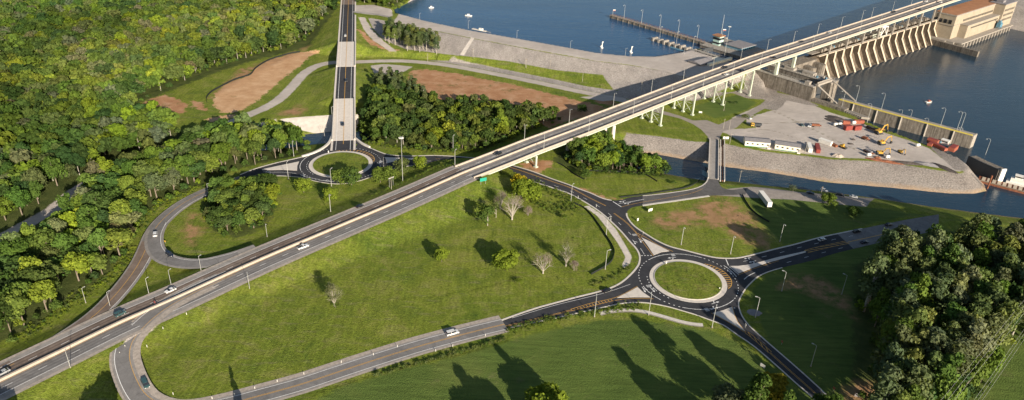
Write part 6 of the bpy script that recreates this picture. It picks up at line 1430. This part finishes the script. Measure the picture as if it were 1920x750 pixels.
# the far part of the woods: one mass of small trees
VV, TT_, CC_ = [], [], []
base = [crown_arrays(500+i, 14, 5.2, 'broad', 430, .85)[:2] for i in range(8)]
rz_ = zz(rest) if rest else []
for (x, y, h, r, c, *_), z in zip(rest, rz_):
    V, t = base[int(g_.integers(0, 8))]; a = g_.random()*6.28; s_ = h/14; ca2, sa2 = math.cos(a)*r/5.2, math.sin(a)*r/5.2
    Q = np.stack([V[:, 0]*ca2-V[:, 1]*sa2+x, V[:, 0]*sa2+V[:, 1]*ca2+y, V[:, 2]*s_+z], 1); VV.append(Q); TT_.append(t); CC_.append(np.repeat([c], len(t), 0))
if VV:
    mm = quads_mesh('woodland', np.concatenate(VV), np.concatenate(TT_), 'leaf_mass', np.concatenate(CC_)); o = bpy.data.objects.new('woodland', mm); COL.objects.link(o)
    tag(o, 'far continuous mass of spring green broadleaf woodland', 'woodland', kind='stuff')
tm_ = MB()
for i, ((x, y, h, r, c, *_), z) in enumerate(zip(rest, rz_)):
    if i % 2 == 0: tm_.tube([(x, y, z-.3), (x, y, z+h*.6)], [.28, .12], 4, False)
o = tm_.o('woodland_trunks', 'pale_bark'); tag(o, 'pale trunks inside the far woodland', 'woodland', kind='stuff')
print('TREES near', len(near), 'rest', len(rest), 'pines', len(pines))

# single trees and shrubs
def single(kind, px, py, h, r, col, lab, n=1500, card=.34, cat='tree', v=None, bark='trunk_bark', sz=1):
    r = r*1.18; h = h*1.05; n = int(n*1.2)
    b = {'broadleaf_tree': (10, 5.0), 'shrub': (8, 4.6), 'conifer_tree': (18, 4.2), 'pine_tree': (22, 5.0)}[kind]
    p = TT([(px, py)])[0]; s_ = r/b[1]
    tree(kind, int(px) % 5+20 if v is None else v, b[0], b[1], n, card, p-np.array([0, 0, .1]), px*.37, s_, PAL[col] if isinstance(col, str) else col, lab, cat, None, bark, (h/b[0])/s_)
single('shrub', 828, 491, 7.4, 3.4, 'bright', 'small round bright green tree alone in the meadow, left of the bigger one')
single('shrub', 948, 503, 9, 6.4, 'bright', 'wide bright green tree in the middle of the meadow', 2600, .36)
single('broadleaf_tree', 914, 423, 12, 4.8, 'mid', 'thin green tree at the left end of the bare trees', 800, .4, bark='pale_bark')
single('broadleaf_tree', 930, 408, 9, 3.6, 'olive', 'thin olive tree beside the bare trees', 260, .4, bark='pale_bark')
single('shrub', 984, 373, 10.5, 7.0, 'bright', 'large bright green tree with golden blossom beside the road to the right roundabout', 2600, .36)
single('shrub', 973, 361, 11, 5.2, 'gold', 'golden blossoming tree next to the large bright tree', 900, .34)
single('shrub', 1061, 413, 3.6, 2.2, 'spring', 'small bright bush in the meadow beside the pale ditch', 500, .3, 'bush'); single('shrub', 974, 533, 2.6, 2.0, 'bright', 'small bright bush below the wide meadow tree', 400, .3, 'bush'); single('shrub', 629, 578, 2.4, 2.0, 'spring', 'small bush at the foot of the bare meadow tree', 320, .28, 'bush')
single('shrub', 1100, 510, 2.0, 1.2, 'spring', 'tiny bush at the end of the black fence in the meadow', 200, .25, 'bush')
single('shrub', 570, 361, 8, 4.3, 'bright', 'round yellow green tree below the splitter island of the left roundabout'); single('shrub', 620, 379, 8, 3.8, 'bright', 'round yellow green tree below the lamp of the left roundabout'); single('shrub', 640, 346, 9, 4.4, 'spring', 'bushy tree at the lower rim of the left roundabout, left of two'); single('shrub', 659, 347, 10.5, 5.2, 'mid', 'darker bushy tree at the lower rim of the left roundabout, right of two')
single('shrub', 713, 342, 9, 5.6, 'spring', 'wide tree between left roundabout and highway'); single('shrub', 729, 338, 8, 4.4, 'spring', 'low tree left of the tall mast'); single('shrub', 757, 326, 9.5, 4.6, 'olive', 'olive tree right behind the tall mast'); single('shrub', 788, 319, 9, 4.2, 'bright', 'round yellow green tree right of the tall mast')
single('shrub', 1024, 776, 10, 6.6, 'bright', 'bright green tree cut by the bottom edge of the frame', 2600, .36); single('broadleaf_tree', 1368, 778, 11.5, 6.2, 'grey', 'grey green tree at the bottom edge left of the round yellow one', 2600, .36); single('shrub', 1441, 746, 10, 5.4, (.24, .21, .03), 'round yellow olive tree beside the southeast road', 2400, .34); single('broadleaf_tree', 1300, 812, 11, 5.2, 'grey', 'grey green tree barely reaching into the bottom edge', 1800, .36)
single('shrub', 1553, 384, 6.5, 4.6, 'spring', 'leafy tree beside the pole in the canal car park'); single('shrub', 1597, 404, 5, 4.2, 'mid', 'low tree on the shaded lawn below the car park'); single('shrub', 1486, 360, 4.4, 2.4, 'grey', 'thin small tree in the car park shade', 400, .3)
single('shrub', 1091, 213, 6.5, 3.7, 'dark', 'lone very dark tree on the brown field beside the bridge'); single('shrub', 1395, 222, 3.4, 3.0, 'olive', 'low brown green bush beside the white pickup', 700, .3, 'bush'); single('shrub', 1378, 196, 3.0, 2.2, 'dark', 'dark bush on the lawn under the bridge', 400, .3, 'bush')
for px, py, h, r, c, lab in [(985, 302, 4, 3, 'spring', 'bush at the foot of the first steel bridge pier'), (730, 205, 6, 3, 'mid', 'tree at the left tip of the brown field'), (885, 192, 5, 3, 'deep', 'tree at the middle of the brown field edge'), (906, 188, 4.5, 2.6, 'mid', 'small tree on the brown field below the pale road'), (945, 210, 9, 4.6, 'mid', 'green tree reaching into the brown field near the bridge shadow'), (1000, 228, 7, 4, 'deep', 'green tree at the edge of the bridge shadow'), (1245, 326, 6, 4, 'deep', 'dark bush at the right end of the canal clump'), (1098, 336, 6.5, 3.2, 'mid', 'thin tree in front of the canal clump'), (1262, 345, 2.2, 1.6, 'mid', 'small bush on the canal lawn')]:
    single('shrub', px, py, h, r, c, lab, 1000, .34)
# weeds and brush along verges, one ground-cover object
VB, TB, CB_ = [], [], []
bb_ = [crown_arrays(700+i, 1.3, 1.2, 'shrub', 40, .22)[:2] for i in range(4)]
for path, wd_, cnt, nm in (([(955, 620), (1040, 600), (1120, 586), (1200, 574)], 3.2, 260, 'spring'), ([(960, 330), (1010, 350), (1050, 366), (1075, 385), (1045, 395), (1000, 378)], 8, 420, 'spring'), ([(1110, 535), (1150, 522), (1180, 500)], 2, 60, 'olive'), ([(770, 315), (830, 312), (860, 310)], 3, 60, 'spring'), ([(700, 706), (780, 684), (860, 662), (950, 636)], 1.2, 160, 'olive'),
    ([(260, 430), (280, 400), (330, 372), (400, 342)], 5, 200, 'bright'), ([(30, 640), (150, 560), (220, 510), (246, 470)], 6, 300, 'bright'), ([(845, 302), (800, 323), (755, 343), (700, 367)], 1.6, 90, 'spring'), ([(1120, 322), (1200, 326), (1240, 330)], 4, 160, 'mid'), ([(690, 268), (760, 280), (840, 284), (900, 284)], 3, 240, 'bright')):
    P = resample(smooth(TT(path), 4), 1.0)
    for i in range(cnt):
        q = P[int(g_.integers(0, len(P)))]; x, y = q[0]+g_.normal()*wd_*.4, q[1]+g_.normal()*wd_*.4; V, t = bb_[int(g_.integers(0, 4))]; s_ = g_.uniform(.3, .95)
        VB.append(V*s_+np.array([x, y, Hp(x, y)])); TB.append(t); CB_.append(np.repeat([pick(g_, [nm, 'mid', 'olive'], [3, 1, 1])], len(t), 0))
eb = [crown_arrays(800+i, 4.2, 2.4, 'shrub', 170, .42)[:2] for i in range(5)]
for poly, prob in ((wA, .55), (wC, .7), (wB, .6), (wD, .8), (wF, .5), (wG, .5)):
    P = resample(np.r_[poly, poly[:1]], 2.6)
    for q in P:
        if g_.random() > prob or q[1] > 900: continue
        x, y = q[0]+g_.normal()*1.6, q[1]+g_.normal()*1.6
        if d_line(np.array([x]), np.array([y]), low3, 40)[0][0] < 6 or min(d_line(np.array([x]), np.array([y]), L_, 40)[0][0] for L_ in (RA, RB2, FA, FC, LC)) < 5.5: continue
        V, t = eb[int(g_.integers(0, 5))]; s_ = g_.uniform(.45, 1.15); VB.append(V*s_+np.array([x, y, Hp(x, y)-.2])); TB.append(t); CB_.append(np.repeat([pick(g_, ['spring', 'mid', 'bright', 'deep'], [3, 3, 1.5, 2])], len(t), 0))
mm = quads_mesh('undergrowth', np.concatenate(VB), np.concatenate(TB), 'leaf_mass', np.concatenate(CB_)); o = bpy.data.objects.new('undergrowth', mm); COL.objects.link(o); tag(o, 'low brush and weeds along the verges and wood edges', 'undergrowth', kind='stuff')
# rough grass tufts in the meadows: one ground-cover object
# bare trees
def bare(px, py, h, r, lab, seed, mat='bare_twig', levels=5, tw=(.27, .215, .185), dens=330):
    V, tint, C, LR = crown_arrays(900+seed, h, r*.92, 'broad', int(dens*levels), .13); C = C[:]
    cm = quads_mesh('twigs', V, tint, 'leaf'); t = thing('bare_tree', TT([(px, py)])[0], lab, 'bare tree')
    c = bpy.data.objects.new('twigs', cm); COL.objects.link(c); c.parent = t; c.color = tuple(tw)+(1,)
    rg = random.Random(seed); m = MB(); k = .02*h
    for c_ in C:
        b0 = np.array([0, 0, h*rg.uniform(.08, .22)]); mid = b0*.5+c_*.5+np.array([0, 0, h*.03]); m.tube([tuple(b0), tuple(mid), tuple(c_)], [k*.8, k*.5, k*.22], 4, False)
        for j in range(5):
            e = c_+np.array([rg.uniform(-1, 1), rg.uniform(-1, 1), rg.uniform(-.1, 1)])*r*.42; m.tube([tuple(mid*.4+c_*.6), tuple(e)], [k*.28, k*.1], 3, False)
    m.o('branches', 'pale_bark', t); MB().tube([(0, 0, -.5), (0, 0, h*.2)], [.035*h, .024*h], 8).o('trunk', 'pale_bark', t)
bare(960, 412, 15.5, 7.2, 'large bare grey tree in the group near the abutment', 1); bare(1018, 513, 11.5, 6, 'bare pinkish tree standing alone in the meadow right of the wide green one', 2); bare(1076, 507, 5, 3, 'small pale bare tree right of the lone bare one', 3, 'pale_bark', 4); bare(990, 404, 5.5, 3.4, 'small pale bare tree right of the large bare one', 4, 'pale_bark', 4); bare(627, 574, 12, 4.8, 'thin barely leafed tree in the left half of the meadow with a bold shadow', 5, levels=5, tw=(.17, .18, .085), dens=800); bare(1061, 499, 13.5, 4.8, 'tall thin barely leafed tree between the lone bare tree and the black fence', 9, tw=(.17, .18, .085), dens=420); bare(938, 392, 12, 4.6, 'thin bare tree behind the large bare one', 6)
# trees standing just outside the frame whose shadows fall into it
sdx, sdy = -math.cos(SUN_AZ), -math.sin(SUN_AZ)
def caster(tipx, tipy, h, r, kind='pine_tree', sz=1):
    t = W(tipx, tipy); L = h/math.tan(SUN_EL); p = (t[0]-sdx*L, t[1]-sdy*L, -.1)
    b = {'broadleaf_tree': (10, 5.0), 'conifer_tree': (18, 4.2), 'pine_tree': (22, 5.0), 'shrub': (8, 4.6)}[kind]
    tree(kind, int(tipx) % 3+20, b[0], b[1], 2200, .45, p, 1, r/b[1], PAL['mid'], 'tree standing below the bottom edge of the frame', 'tree', 'trees just below the frame', 'trunk_bark', (h/b[0])/(r/b[1]))
for q in [(838, 662, 24, 6.5, 'conifer_tree'), (930, 648, 25, 7, 'conifer_tree'), (880, 700, 20, 7, 'broadleaf_tree'), (850, 720, 18, 7, 'broadleaf_tree'), (960, 705, 20, 7, 'broadleaf_tree'), (1186, 592, 25, 5.5, 'pine_tree'), (1232, 620, 24, 5, 'pine_tree'), (1152, 650, 23, 4.6, 'pine_tree'), (1296, 628, 24, 6, 'broadleaf_tree'), (1345, 650, 18, 5, 'broadleaf_tree'), (1190, 690, 20, 5, 'broadleaf_tree'), (1250, 720, 20, 6, 'broadleaf_tree'),
          (195, 702, 16, 5.5, 'broadleaf_tree'), (428, 680, 15, 2.2, 'conifer_tree'), (10, 705, 16, 6, 'broadleaf_tree'), (1400, 690, 16, 5, 'broadleaf_tree'), (170, 735, 14, 6, 'broadleaf_tree')]: caster(*q)
